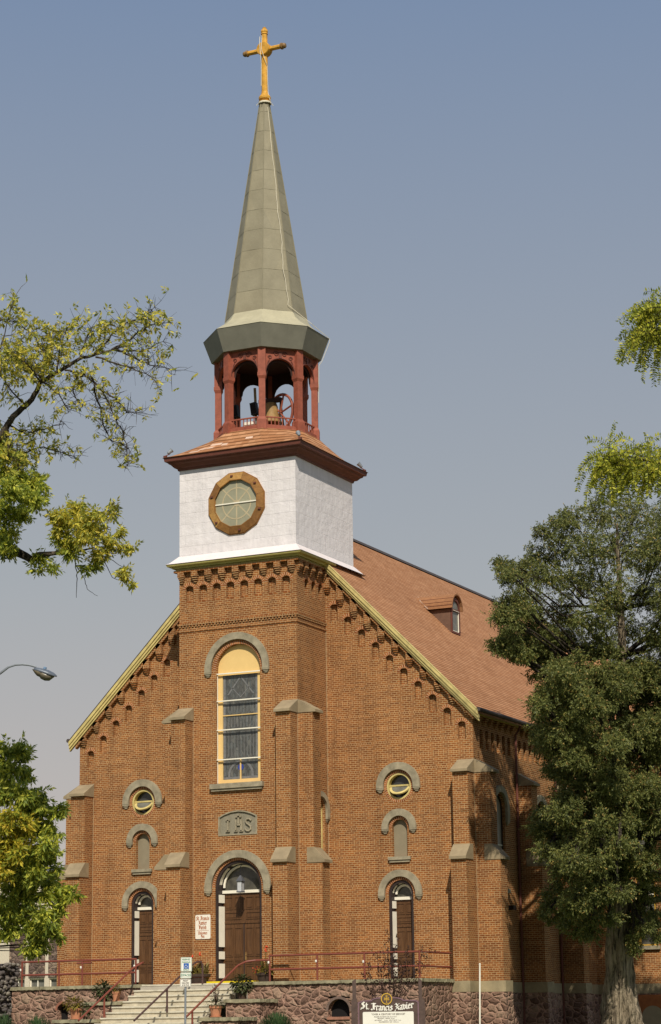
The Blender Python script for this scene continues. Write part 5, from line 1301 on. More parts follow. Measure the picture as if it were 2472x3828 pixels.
# big planters by the double door
t = pot('barrel_planter', 'wide dark half-barrel planter left of the arched double door', (-1.36, -3.15, -0.12), 0.44, 0.44, BARREL, 'dark planters')
mb = MB()
for z in (0.06, 0.3): mb.lathe((-1.36, -3.15, -0.12), [(0.44 * (0.70 + 0.27 * z / 0.4), z), (0.44 * (0.71 + 0.27 * z / 0.4) + 0.012, z + 0.02), (0.44 * (0.72 + 0.27 * z / 0.4), z + 0.045)], 20, 0, False)
ob('hoop', mb, IRON, t)
def canna(label, c, n, seed, extra):
    c = Vector(c); t = thing('canna_plant', label, 'plant', c); rg = np.random.default_rng(seed)
    P = np.array(c) + rg.normal(size=(n, 3)) * np.array([0.16, 0.12, 0.08]); U = unit(rg, n) * np.array([0.75, 0.6, 0.25]) + np.array([0, 0, 0.85])
    leaf_obj('blades', leaves(P, U / np.linalg.norm(U, axis=1)[:, None], 0.46, 0.13, 0.0, seed), LEAF_CAN, t)
    P, U = blob(np.array(c) + np.array((0.02, -0.05, 0.06)), 0.38, 170, rg, (1.1, 0.9, 0.35), 0.4); leaf_obj('low_foliage', leaves(P, U, 0.1, 0.05, 0.2, seed), LEAF_COL, t)
    mb = MB(); st = MB()
    for dx, h in extra:
        st.tube([c, c + Vector((dx, 0, h))], 0.008, 4)
        for q in range(6): mb.lathe(c + Vector((dx + rnd.uniform(-.04, .04), rnd.uniform(-.04, .04), h + rnd.uniform(-.05, .05))), [(0, -0.03), (0.035, 0), (0, 0.04)], 5)
    ob('flower_stalk', st, LEAF_CAN, t); ob('red_flower', mb, FL_R, t)
    return t
canna('bronze-leaved canna with red flower in the half-barrel planter', (-1.36, -3.15, 0.30), 34, 3, [(0.06, 0.76), (-0.28, 0.66)])
pot('barrel_planter', 'dark planter right of the arched double door, partly behind the railing end post', (1.56, -3.35, -0.12), 0.42, 0.34, BARREL, 'dark planters')
t = canna('mixed planter of canna, pink and orange flowers right of the double door', (1.56, -3.35, 0.28), 22, 13, [(0.02, 0.82), (0.05, 0.95)])
rg = np.random.default_rng(2); P, U = blob((1.22, -3.5, 0.22), 0.17, 60, rg, (1, .8, .8), 0.3); leaf_obj('pink_flowers', leaves(P, U, 0.06, 0.06, 0, 2), FL_P, t)
P, U = blob((1.3, -3.45, 0.42), 0.18, 50, rg, (1, .8, .8), 0.3); leaf_obj('orange_flowers', leaves(P, U, 0.05, 0.03, 0, 2), FL_R, t)

# ---- junipers on the lawn below
def juniper(label, c, rx, rz, n, seed):
    c = Vector(c); t = thing('juniper_shrub', label, 'shrub', c, 'low junipers below the terrace'); rg = np.random.default_rng(seed)
    u = unit(rg, n); u[:, 2] = np.abs(u[:, 2]); P = np.array(c) + u * np.array([rx, rx * 0.8, rz]) * rg.uniform(0.55, 1, n)[:, None]
    d = u + np.array([0, 0, 0.5]); d /= np.linalg.norm(d, axis=1)[:, None]
    leaf_obj('foliage', leaves(P, d, 0.16, 0.022, 0, seed), LEAF_JUN, t)
    mb = MB()
    for i in range(9): a = i * 0.7; mb.tube([c, c + Vector((rx * 0.6 * math.cos(a), rx * 0.5 * math.sin(a), rz * 0.6))], [0.03, 0.008], 5)
    ob('stems', mb, BARKD, t)
def on_ground(x, y, D): p = at(x, y, D); return Vector((p.x, p.y, ground_z(p.x, p.y)))
pj = at(88, 2385, 80); juniper('low green juniper in front of the left terrace wall', (pj.x, pj.y, ground_z(pj.x, pj.y)), 0.75, 1.08, 4200, 1)
pj = at(645, 2385, 79); juniper('feathery green juniper in front of the right terrace wall, left of the name board', (pj.x, pj.y, ground_z(pj.x, pj.y)), 0.85, 1.10, 4600, 2)
pj = at(10, 2385, 80.5); juniper('small pale juniper at the foot of the dark cobble pillar', (pj.x, pj.y, ground_z(pj.x, pj.y)), 0.5, 1.2, 2200, 3)

# ---- cobble pillar, far left
t = thing('cobble_pillar', 'dark cobblestone gate pillar at the left edge beside the terrace wall', 'pillar', (-10.0, -4.0, -2.0))
mb = MB(); rough_box(mb, -10.75, -9.34, -4.7, -3.4, -2.2, 0.86, 0.05, 0.2, 5); ob('pillar_body', mb, COBBLE, t)
mb = MB(); rr = random.Random(9)
for i in range(420):
    f = rr.random()
    z = -1.95 + 2.85 * rr.random()
    if f < 0.6: p = (rr.uniform(-10.75, -9.34), -4.72, z)
    else: p = (-9.33, rr.uniform(-4.7, -3.4), z)
    s = rr.uniform(0.06, 0.14); b = MB(); b.lathe((0, 0, 0), [(0, -0.8), (0.75, -0.5), (1, 0), (0.75, 0.5), (0, 0.8)], 7)
    b.xf(Matrix.Translation(p) @ Matrix.Rotation(rr.uniform(0, 3), 4, 'Z') @ Matrix.Rotation(rr.uniform(-0.6, 0.6), 4, 'X') @ Matrix.Diagonal((s * rr.uniform(0.9, 1.5), s, s * rr.uniform(0.6, 1), 1))); mb.join(b)
m = NT('pillar_cobbles'); g_ = m.n('NewGeometry'); m.col(m.mix(0.6, m.ramp(g_.outputs['Random Per Island'], [(0, (0.05, 0.045, 0.045)), (0.6, (0.13, 0.11, 0.10)), (1, (0.27, 0.24, 0.19))]), m.ramp(m.noise(m.obj(), 9, 4), [(0.3, (0.6, 0.6, 0.6)), (0.7, (1.2, 1.2, 1.2))]), 'MULTIPLY')); m.rough(0.85, 0.2)
ob('cobbles', mb, m.m, t, True)

# ---- white marker pole
t = thing('marker_pole', 'thin white pole standing in front of the right corner buttress', 'pole', (10.15, -3.5, -1.95))
mb = MB(); mb.tube([(10.13, -3.5, -1.95), (10.2, -3.5, 0.42)], 0.03, 8); ob('shaft', mb, CREAM, t)
mb = MB(); mb.lathe((10.2, -3.5, 0.42), [(0.035, -0.03), (0.035, 0.01), (0.0, 0.03)], 8); ob('cap', mb, CREAM, t)

# ================================================================== church name board
ub = Vector((0.9007, 0.4345, 0)).normalized(); nb = Vector((ub.y, -ub.x, 0))
o_ = at(903, 2385, 74); FB = Frame((o_.x, o_.y, 0), ub, nb)
zB = ground_z(o_.x, o_.y)
t = thing('name_board', 'brown wooden church name board with white blackletter lettering and round gold emblem between two posts', 'sign', (o_.x, o_.y, zB))
k = 74 * (2472 / 1540) / FPX                       # metres per print pixel there
X = lambda x: (x - 903) * k
Z = lambda y: at(903, y, 74).z
for sgn, xl, xr, xt in ((-1, 819, 834, 825), (1, 977, 991, 981)):
    x0, x1 = X(xl), X(xr); xi0, xi1 = (X(822), X(831)) if sgn < 0 else (X(976.5), X(984.5))
    mb = MB()
    P = [(x0, zB - 0.1), (x1, zB - 0.1), (x1, Z(2334)), (xi1, Z(2324)), (xi1, Z(2278) if sgn < 0 else Z(2284)), (xi0, Z(2284) if sgn < 0 else Z(2278)), (xi0, Z(2324)), (x0, Z(2334))]
    FB.plate(mb, [P], 0.06, 0.14); ob('post', mb, BOARD, t)
def board_outline(g):
    l, r_, b = X(836.5) - g, X(974.5) + g, zB + 0.32 - g
    pts = [(l, b), (r_, b), (r_, Z(2336) + g), (X(969) + g * .7, Z(2332) + g), (X(940) + g * .5, Z(2331) + g), (X(935), Z(2327) + g), (X(925), Z(2325) + g)]
    pts += [(X(881), Z(2325) + g), (X(871), Z(2327) + g), (X(866) - g * .5, Z(2331) + g), (X(846) - g * .7, Z(2332) + g), (l, Z(2336) + g)]
    return pts
mb = MB(); FB.plate(mb, [board_outline(0.0)], 0.03, 0.06); ob('board', mb, BOARD, t)
mb = MB(); FB.plate(mb, [board_outline(0.03), board_outline(-0.012)[::-1]], 0.045, 0.03); ob('border', mb, BORDER, t)
mb = MB(); polys(mb, FB, blackletter('St. Francis Xavier', X(903), Z(2353.6), 0.222, 0.20, 0.80 * 1.75 / (0.222 * 0.80 * sum((BL[c][0] + 0.035 if c != ' ' else 0.38) for c in 'St. Francis Xavier')), 0.035, lambda f: 0.085 * f * f), 0.046, 0.015); ob('lettering', mb, LETTER, t)
mb = MB(); FB.plate(mb, [circ(X(901.5), Z(2326.5), 0.185, 32)], 0.055, 0.03); em = ob('emblem', mb, BOARD, t)
EMG = plain('emblem_gold', (0.62, 0.38, 0.05), 0.5, 0.1)
mb = MB(); FB.plate(mb, [circ(X(901.5), Z(2326.5), 0.188, 32), circ(X(901.5), Z(2326.5), 0.158, 32)], 0.066, 0.03); ob('gold_ring', mb, EMG, em)
mb = MB(); ex, ez = X(901.5), Z(2326.5)
FB.box(mb, ex - 0.008, ex + 0.008, ez - 0.125, ez + 0.13, 0.056, 0.064); FB.box(mb, ex - 0.055, ex + 0.055, ez + 0.082, ez + 0.098, 0.056, 0.0645); FB.box(mb, ex - 0.028, ex + 0.028, ez - 0.13, ez - 0.12, 0.056, 0.0648)
ob('emblem_cross', mb, EMG, em)
bfont('IHS', 0.125, FB, ex, ez - 0.045, 0.068, EMG, em, 'emblem_letters', bold=0.003)
mb = MB(); FB.plate(mb, [rrect(X(845.5), X(964), zB + 0.45, Z(2356.5), 0.04)], 0.042, 0.02); pl = ob('schedule_plate', mb, SIGNW, t)
for txt, y, s, xx in (('"OVER A CENTURY OF SERVICE"', 2364.2, 0.078, 905), ('MASSES: SUNDAY 8 & 10 a.m. & 5', 2369.4, 0.052, 898), ('MONDAY - FRIDAY  8 a.m.', 2373.2, 0.050, 900), ('SATURDAY      5 p.m.   HOLY DAYS  7 p.m.', 2377.4, 0.048, 904), ('CONFESSIONS  3:30 - 4:30 p.m.', 2381.6, 0.050, 906)):
    bfont(txt, s, FB, X(xx), Z(y), 0.045, SIGNK, pl, bold=0.0015 if s > 0.06 else 0.0006)
# leafless purple shrub behind the board
def bare_shrub():
    c = at(900, 2385, 75.5); c.z = ground_z(c.x, c.y)
    t = thing('maroon_shrub', 'sparse maroon-leaved shrub growing up behind the name board', 'shrub', c)
    rr = random.Random(12); mb = MB(); tips = []
    targets = [(857, 2245), (852, 2268), (880, 2225), (893, 2205), (905, 2178), (918, 2215), (925, 2190), (945, 2240), (960, 2232), (985, 2212), (1000, 2216), (938, 2262), (870, 2290), (915, 2240), (930, 2235), (965, 2262), (905, 2225), (888, 2250), (950, 2215)]
    for (x, y) in targets:
        e = at(x, y, 75.5 + rr.uniform(-0.6, 0.6)); b = c + Vector((rr.uniform(-.1, .1), rr.uniform(-.1, .1), 0))
        m1 = b.lerp(e, 0.5) + Vector((rr.uniform(-.15, .15) - (x - 905) * 0.003, rr.uniform(-.1, .1), 0.05)); m2 = b.lerp(e, 0.8) + Vector((rr.uniform(-.1, .1), rr.uniform(-.1, .1), 0.0))
        mb.tube([b, m1, m2, e], [0.014, 0.011, 0.008, 0.004], 5)
        for f in (0.62, 0.7, 0.78, 0.86, 0.94, 1.0):
            q = m1.lerp(m2, (f - .5) / .3) if f < 0.8 else m2.lerp(e, (f - .8) / .2)
            s = q + Vector((rr.uniform(-.16, .16), rr.uniform(-.12, .12), rr.uniform(-.02, .2))); mb.tube([q, s], [0.005, 0.003], 4); tips += [q, s, q.lerp(s, .5)]
    ob('stems', mb, plain('maroon_stems', (0.07, 0.035, 0.03), 0.8, 0.2), t)
    rg = np.random.default_rng(4); P = np.repeat(np.array([tuple(p) for p in tips]), 4, 0); P = P + rg.normal(size=P.shape) * 0.045
    leaf_obj('leaves', leaves(P, unit(rg, len(P)), 0.085, 0.045, 0.1, 3), LEAF_PUR, t)
bare_shrub()

# ================================================================== parking sign
o_ = at(432.5, 2262, 61); FP = Frame((o_.x, o_.y, 0), ub, nb); kp = 61 * (2472 / 1540) / FPX
zP = ground_z(o_.x, o_.y)
t = thing('parking_sign', 'grey post with three white accessible parking plates in front of the steps', 'sign', (o_.x, o_.y, zP))
Zp = lambda y: at(432.5, y, 61).z
mb = MB(); mb.tube([FP.p(-0.02, zP - 0.1, -0.03), FP.p(0.0, Zp(2232), -0.03)], 0.030, 8); ob('post', mb, GALV, t)
def plate_(x0, x1, y0, y1, name): 
    a0, a1 = (x0 - 432.5) * kp, (x1 - 432.5) * kp
    mb = MB(); FP.plate(mb, [rrect(a0, a1, Zp(y1), Zp(y0), 0.025)], 0.012, 0.01); p_ = ob(name, mb, SIGNW, t)
    mb = MB(); FP.plate(mb, [rrect(a0 + 0.008, a1 - 0.008, Zp(y1) + 0.008, Zp(y0) - 0.008, 0.02), rrect(a0 + 0.016, a1 - 0.016, Zp(y1) + 0.016, Zp(y0) - 0.016, 0.015)[::-1]], 0.0145, 0.003); ob('edge_line', mb, SIGNG if y0 < 2279 else SIGNK, p_)
    return p_
p1 = plate_(421, 447, 2229.5, 2263, 'reserved_plate'); p2 = plate_(420.5, 445.5, 2265, 2279, 'spaces_plate'); p3 = plate_(419.5, 445, 2280.5, 2299, 'permit_plate')
xc = (434 - 432.5) * kp
bfont('RESERVED', 0.062, FP, xc, Zp(2236.5), 0.0165, SIGNG, p1, bold=0.001, sx=0.80); bfont('PARKING', 0.062, FP, xc, Zp(2242.8), 0.0165, SIGNG, p1, bold=0.001, sx=0.86); bfont('ONLY', 0.062, FP, xc, Zp(2260.3), 0.0165, SIGNG, p1, bold=0.001)
bfont('5SPACES', 0.085, FP, (433 - 432.5) * kp, Zp(2274.0), 0.0165, SIGNG, p2, bold=0.001, sx=0.82)
for i, (txt) in enumerate(('PERMIT', 'REQUIRED', '$100 FINE')): bfont(txt, 0.052, FP, (432.2 - 432.5) * kp, Zp(2286.2 + i * 5.0), 0.0165, SIGNK, p3, bold=0.0008, sx=0.84)
mb = MB(); bx = (434 - 432.5) * kp; bz = Zp(2250); FP.plate(mb, [rrect(bx - 0.072, bx + 0.072, bz - 0.072, bz + 0.072, 0.006)], 0.0155, 0.003); sy = ob('wheelchair_square', mb, SIGNB, p1)
mb = MB(); pp = lambda a, b: FP.p(bx + a, bz + b, 0.018)
mb.lathe(pp(-0.014, 0.05), [(0, -0.004), (0.010, 0), (0, 0.004)], 8)
mb.tube([pp(-0.013, 0.036), pp(-0.008, 0.0), pp(0.025, 0.0), pp(0.036, -0.034), pp(0.048, -0.03)], 0.0055, 5); mb.tube([pp(-0.011, 0.02), pp(0.018, 0.02)], 0.005, 5)
mb.tube([pp(-0.006 + 0.036 * math.cos(a), -0.018 + 0.036 * math.sin(a)) for a in [R(110 + i * 14) for i in range(17)]], 0.0048, 5)
ob('wheelchair_symbol', mb, SIGNW, sy)

# ================================================================== street lamp
t0 = at(-110, 1640, 65.5)
gz = ground_z(t0.x, t0.y)
t = thing('street_lamp', 'grey cobra-head street lamp on curved arm at the left edge', 'street lamp', (t0.x, t0.y, gz))
mb = MB(); mb.tube([(t0.x, t0.y, gz), (t0.x, t0.y, gz + 4), t0], [0.11, 0.09, 0.075], 10); ob('pole', mb, GALV, t)
mb = MB(); A = [t0, at(-60, 1602, 65.3), at(0, 1568, 65), at(20, 1553.5, 65), at(36, 1548.5, 65), at(52, 1547.5, 65), at(68, 1549, 65), at(84, 1553.5, 65)]; mb.tube(A, [0.055, 0.05, 0.045, 0.036, 0.033, 0.032, 0.032, 0.032], 8); ob('arm', mb, GALV, t)
# head in the plane of the arm
ax_ = (at(134, 1572, 65) - at(80, 1556, 65)); hl = ax_.length; ax_.normalize(); upv = CU - ax_ * CU.dot(ax_); upv.normalize(); sv_ = ax_.cross(upv)
h0 = at(79, 1559, 65)
def shell(prof, name, mat):
    """prof: (along, top, bottom, halfwidth)"""
    mb = MB(); n = 10
    for (a, tp, bt, hw) in prof:
        for k_ in range(n):
            th = 2 * PI * k_ / n; z = (tp if math.sin(th) > 0 else -bt) * abs(math.sin(th)); mb.v.append(tuple(h0 + ax_ * a + sv_ * hw * math.cos(th) + upv * z))
    m_ = len(prof)
    mb.f = [(i * n + k_, i * n + (k_ + 1) % n, (i + 1) * n + (k_ + 1) % n, (i + 1) * n + k_) for i in range(m_ - 1) for k_ in range(n)] + [tuple(range(n)), tuple((m_ - 1) * n + k_ for k_ in range(n))]
    return ob(name, mb, mat, t, True)
shell([(0.0, 0.07, 0.03, 0.07), (0.10, 0.085, 0.03, 0.10), (0.25, 0.10, 0.03, 0.15), (0.42, 0.10, 0.03, 0.175), (0.58, 0.07, 0.03, 0.165), (0.68, 0.02, 0.025, 0.11), (0.70, 0.0, 0.02, 0.08)], 'lamp_head', ALU)
shell([(-0.04, 0.0, 0.02, 0.05), (0.05, 0.0, 0.10, 0.08), (0.14, 0.0, 0.16, 0.11), (0.22, 0.0, 0.17, 0.13), (0.30, -0.01, 0.17, 0.13)], 'gear_tray', plain('lamp_tray', (0.14, 0.115, 0.07), 0.6, 0.2))
shell([(0.19, -0.02, 0.14, 0.11), (0.27, -0.02, 0.21, 0.15), (0.40, -0.02, 0.235, 0.16), (0.53, -0.02, 0.20, 0.15), (0.63, -0.02, 0.06, 0.10)], 'lens', LENSM)
mb = MB(); c_ = h0 + ax_ * 0.30 + upv * 0.10; mb.tube([c_, c_ + upv * 0.06], 0.05, 10); ob('photocell', mb, PCELL, t)

# ================================================================== building at the left
FBd = Frame((0, 14, 0), (1, 0, 0), (0, -1, 0))
t = thing('parish_hall', 'flat-roofed pale pebbledash building with dark stone panels behind the church, left edge', 'building', (-22, 14, -1.95))
mb = MB(); wl = [[(-34, -2.2), (-11, -2.2), (-11, 5.78), (-34, 5.78)]]
cols_ = [-20.99 + 1.12 * i for i in range(0, 8)]
win2 = []
for cx in cols_:
    x0, x1 = cx - 0.42, cx + 0.42
    wl.append([(x0, 3.15), (x1, 3.15), (x1, 4.22), (x0, 4.22)]); wl.append([(x0, -0.1), (x1, -0.1), (x1, 0.74), (x0, 0.74)])
FBd.plate(mb, wl, 0, 0.3); mb.box(-34, -11, 14.3, 26, -2.2, 5.7); wlo = ob('wall', mb, STUCCO, t)
mb = MB(); mb.box(-34.2, -10.8, 13.8, 26.2, 5.78, 5.92); ob('parapet', mb, plain('slate_parapet', (0.16, 0.17, 0.19), 0.7, 0.15), t)
for cx in cols_:
    mb = MB(); FBd.box(mb, cx - 0.455, cx + 0.455, 0.80, 3.10, -0.02, 0.05); ob('stone_panel', mb, PANELSTONE, t)
    for z0, z1 in ((3.15, 4.22), (-0.1, 0.74)):
        mb = MB(); FBd.plate(mb, [[(cx - 0.418, z0), (cx + 0.418, z0), (cx + 0.418, z1), (cx - 0.418, z1)], [(cx - 0.37, z0 + 0.05), (cx - 0.37, z1 - 0.05), (cx + 0.37, z1 - 0.05), (cx + 0.37, z0 + 0.05)]], -0.08, 0.06); FBd.box(mb, cx - 0.03, cx + 0.02, z0 + 0.05, z1 - 0.05, -0.14, -0.09)
        wo = ob('window', mb, CREAM, t)
        mb = MB(); FBd.box(mb, cx - 0.40, cx + 0.40, z0 + 0.02, z1 - 0.02, -0.22, -0.16); ob('pane', mb, GLASSG, wo)
# overhead wires
for i, (ya, yb, lab) in enumerate(((1990, 1970, 'upper overhead wire behind the left buttress'), (2010, 2003.5, 'lower overhead wire behind the left buttress'))):
    a = at(-60, ya + 34, 118); b = at(190, yb, 118); mb = MB(); mb.tube([a.lerp(b, f) + Vector((0, 0, -0.25 * math.sin(PI * f))) for f in [j / 10 for j in range(11)]], 0.02, 5)
    tag(ob('overhead_wire', mb, BLACK, None, loc=a), lab, 'wire', 'overhead wires')

# ================================================================== trees
def fluted(mb, pts, rad, n=20, amp=0.16, seed=1):
    rr = random.Random(seed); ph = [rr.uniform(0, 6) for _ in range(4)]
    P = [Vector(p) for p in pts]; vs = []
    for i, p in enumerate(P):
        d = (P[min(i + 1, len(P) - 1)] - P[max(i - 1, 0)]).normalized(); a = Vector((1, 0, 0)); a = (a - d * a.dot(d)).normalized(); b = d.cross(a)
        for k_ in range(n):
            th = 2 * PI * k_ / n; r_ = rad[i] * (1 + amp * (math.sin(5 * th + ph[0] + i * 0.25) + 0.7 * math.sin(8 * th + ph[1] - i * 0.3)) * 0.6 + rr.uniform(-1, 1) * amp * 0.25)
            vs.append(p + (a * math.cos(th) + b * math.sin(th)) * r_)
    mb.add(vs, [(i * n + k_, i * n + (k_ + 1) % n, (i + 1) * n + (k_ + 1) % n, (i + 1) * n + k_) for i in range(len(P) - 1) for k_ in range(n)])

def big_locust():
    DT = 83.0
    base = at(1448, 2410, DT); gz = ground_z(base.x, base.y)
    t = thing('locust_tree', 'large dark green locust tree in front of the right side wall', 'tree', (base.x, base.y, gz))
    tp = [(1450, 2420), (1449, 2385), (1446, 2340), (1443, 2290), (1441, 2235), (1441, 2180), (1443, 2120), (1446, 2040), (1449, 1950), (1452, 1850), (1455, 1750), (1454, 1640), (1450, 1530), (1446, 1420), (1440, 1300), (1436, 1200)]
    trd = [0.86, 0.77, 0.65, 0.54, 0.48, 0.43, 0.38, 0.32, 0.28, 0.25, 0.22, 0.19, 0.15, 0.11, 0.07, 0.03]
    TP = [at(x, y, DT) for x, y in tp]
    # subdivide
    P2, R2 = [], []
    for i in range(len(TP) - 1):
        for f in (0, .2, .4, .6, .8): P2.append(TP[i].lerp(TP[i + 1], f)); R2.append(trd[i] + (trd[i + 1] - trd[i]) * f)
    mb = MB(); fluted(mb, P2, R2, 40, 0.17, 3); ob('trunk', mb, BARK, t)
    rr = random.Random(31); rg = np.random.default_rng(31)
    B = [(1335,1205,40,-1),(1400,1195,50,0),(1480,1205,60,1),(1540,1230,60,0),(1300,1215,28,0),(1295,1265,48,0),(1370,1275,60,-1.5),(1450,1285,60,1),(1530,1300,60,-1),
         (1262,1240,22,0),(1265,1290,34,.5),(1172,1318,28,-.5),(1210,1318,32,0),(1240,1330,45,1),(1295,1345,52,-1),(1355,1355,55,1.5),(1430,1370,60,-2),(1510,1385,60,0),(1590,1400,70,1),
         (1190,1390,28,0),(1175,1430,26,.5),(1230,1405,46,-1),(1310,1425,55,1),(1380,1440,52,-2),(1460,1450,55,2),(1535,1470,55,-1),
         (1165,1500,28,0),(1190,1475,28,.5),(1210,1515,26,-.5),(1222,1470,40,0),(1262,1490,42,-1),(1330,1500,50,1.5),(1400,1515,45,-1.5),(1470,1535,40,1),(1535,1560,45,-1),(1600,1550,60,0),
         (1270,1560,34,0),(1318,1585,48,-1.5),(1378,1600,46,0),(1450,1590,34,-2),(1490,1600,30,1),
         (1262,1630,24,.5),(1285,1670,44,-1),(1340,1655,42,0),(1398,1650,36,1.5),(1500,1690,42,-1),(1545,1730,50,0),(1590,1680,60,1),
         (1262,1700,28,0),(1300,1740,42,-.5),(1350,1755,44,1),(1435,1745,44,-2.2),(1500,1765,46,0),
         (1302,1800,34,0),(1300,1850,26,-.5),(1370,1800,44,-1),(1440,1815,46,-2),(1508,1835,46,0),(1580,1820,60,0),
         (1260,1935,30,-.5),(1300,1925,30,.5),(1335,1900,42,-1),(1400,1890,44,1),(1480,1895,30,-1.5),(1400,1930,34,-2.2),
         (1295,1990,34,0),(1340,2010,44,-1.2),(1400,1985,42,-2),(1455,1985,36,-2),(1520,2050,26,0),
         (1285,2070,24,0),(1285,2105,22,.5),(1340,2075,40,-1),(1400,2060,40,-2),(1445,2070,34,-2),
         (1275,2120,16,0),(1300,2130,22,.5),(1325,2140,22,-1),(1372,2135,34,-2),(1380,2170,24,-2),(1345,2165,22,-1.5),(1418,2130,28,-2),(1495,2150,26,-1),(1530,2135,30,0),(1478,2190,16,-1),(1482,2212,11,-1),(1530,2180,22,-.5)]
    s = 2472 / 1540; mpp = DT * s / FPX
    B = [(x, y, r_, dd * 1.25 - (1.7 if y < 1560 else 2.2) * min(1, max(0, (1450 - x) / 230))) for x, y, r_, dd in B]
    # a second, nearer layer of boughs in front of the trunk
    for x, y, r_, dd in list(B):
        if 1290 < x < 1560 and 1560 < y < 2110: B.append((x + rr.uniform(-22, 22), y + rr.uniform(-20, 20), r_ * 0.8, dd - rr.uniform(1.6, 3.0)))
    # the half of the crown beyond the right edge of the picture, widened to block sky light, and boughs added to fill gaps and shade the side wall
    for y in range(1290, 2010, 95):
        for x in (1600, 1690, 1770): B.append((x + rr.uniform(-20, 20) - 40 * (y < 1400), y + rr.uniform(-25, 25), 68, rr.uniform(-3, 3)))
    for x, y, r_, dd in ((1480,1570,38,0),(1530,1600,40,.5),(1560,1640,44,0),(1500,1650,38,-1),(1470,1600,34,-2),(1530,1690,36,-1),(1165,1425,30,-4.8),(1185,1440,28,-5.2),(1198,1400,26,-4.6),(1172,1335,24,-4.6),(1205,1345,26,-5),(1225,1420,28,-5),(1235,1505,32,-1),(1265,1520,34,-.3),(1290,1490,34,-1.2),(1200,1520,24,-1.8),(1180,1500,28,-4.6),(1165,1490,22,-4.4),(1210,1520,24,-4.8),(1268,1900,28,-1.4),(1276,1955,28,-1.2),(1262,1925,24,-2.4),(1302,1790,32,-3),(1205,1500,34,-1.5),(1190,1490,26,-2.2),(1222,1455,30,-2.4),(1240,1520,26,-.8),(1310,1640,40,-3.5),(1370,1700,44,-4),(1330,1850,40,-4),(1400,1850,42,-4),(1460,1870,44,-3.6),(1370,1950,42,-4.2),(1440,1930,44,-4),(1310,2030,34,-3.8),(1370,2040,40,-4.4),(1430,2020,38,-2),(1480,2000,36,-3),(1390,2095,34,-.8),(1319,1690,44,-4.8),(1285,1620,38,-4.2),(1264,1645,28,-5.6),(1340,1600,40,-5),(1300,1560,34,-4.5),(1350,1760,42,-5),(1380,1640,44,-5.5),(1500,1560,42,-2),(1450,1575,40,-3),(1540,1590,40,-2),(1330,2110,30,-4),(1500,1830,40,-3.5),(1420,1720,42,-3.8),(1480,1700,40,-3.5),(1430,1620,40,-3.6),(1485,2125,24,-.5),(1415,1570,40,-3.5),(1340,1560,38,-3.5),(1290,1890,36,-3.4),(1270,1985,26,-3.4),(1505,2080,34,-.5),(1520,2000,40,-2.5),(1530,1900,46,-3)): B.append((x, y, r_, dd))
    V = []; lm = MB(); tw_ = MB()
    for (x, y, r_, dd) in B:
        D_ = DT + dd; c = at(x, y, D_); rad = r_ * mpp * 1.05
        n = int((170 if x > 1580 else 190 if y < 1480 else 290 if y < 1620 else 300) * (r_ / 40.0) ** 2) + 30
        # clumps inside the blob give ragged edges and gaps
        nc = max(5, int(11 * (r_ / 40.0) ** 1.5)); cc, cu = blob(c, rad * 0.82, nc, rg, (1, 1, 0.9), 0.25)
        which = rg.integers(0, nc, n); P = cc[which] + rg.normal(size=(n, 3)) * (rad * 0.25) * np.array([1, 1, 0.8])
        U = P - np.array(c); U /= np.linalg.norm(U, axis=1)[:, None] + 1e-9
        V.append(sprigs(P, U, 7, 0.098, 0.046, 0.20, 0.35, rg))
        # limb from the trunk
        j = min(range(len(TP)), key=lambda q: (TP[q] - (c + Vector((0, 0, (-0.9 - (c - TP[q]).length * 0.25) if y < 1950 else 1.6)))).length)
        st = TP[j]; mid = st.lerp(c, 0.5) + Vector((rr.uniform(-.3, .3), rr.uniform(-.3, .3), (-0.12 if y < 1950 else 0.15) * (c - st).length + rr.uniform(-.15, .15)))
        r0 = min(trd[j] * 0.55, 0.05 + 0.02 * (c - st).length)
        lm.tube([st, st.lerp(mid, .5) + Vector((0, 0, .05)), mid, mid.lerp(c, .5) + Vector((rr.uniform(-.1, .1), 0, .08)), c], [r0, r0 * .8, r0 * .6, r0 * .4, r0 * .2], 6, False)
        for q in range(min(nc, 6)): tw_.tube([mid.lerp(c, 0.6), Vector(c).lerp(Vector(cc[q]), 0.6), Vector(cc[q])], [r0 * .3, r0 * .18, 0.006], 4, False)
    ob('limb', lm, BARKD, t, True); ob('twigs', tw_, BARKD, t)
    # second leader leaning to the right, and a dead spur
    mb = MB(); mb.tube([at(1446, 2150, DT), at(1470, 2190, DT - .2), at(1482, 2150, DT - .4), at(1500, 2050, DT), at(1515, 1970, DT), at(1540, 1870, DT), at(1575, 1750, DT)], [0.30, 0.30, 0.26, 0.24, 0.22, 0.18, 0.1], 10, False); ob('side_trunk', mb, BARKD, t, True)
    leaf_obj('crown', V, LEAF_LOC, t)
big_locust()

# ---- twig system between pixel way-points, shared by the near trees
def branch(mb, way, D_, r0, r1, rr, wob=0.02):
    P = []; W = [at(x, y, D_ + dd) for x, y, dd in way]
    for i in range(len(W) - 1):
        for f in (0, .25, .5, .75): P.append(W[i].lerp(W[i + 1], f) + Vector((rr.uniform(-wob, wob), rr.uniform(-wob, wob), rr.uniform(-wob, wob))))
    P.append(W[-1]); n = len(P)
    mb.tube(P, [r0 + (r1 - r0) * i / (n - 1) for i in range(n)], 7, False)
    return P

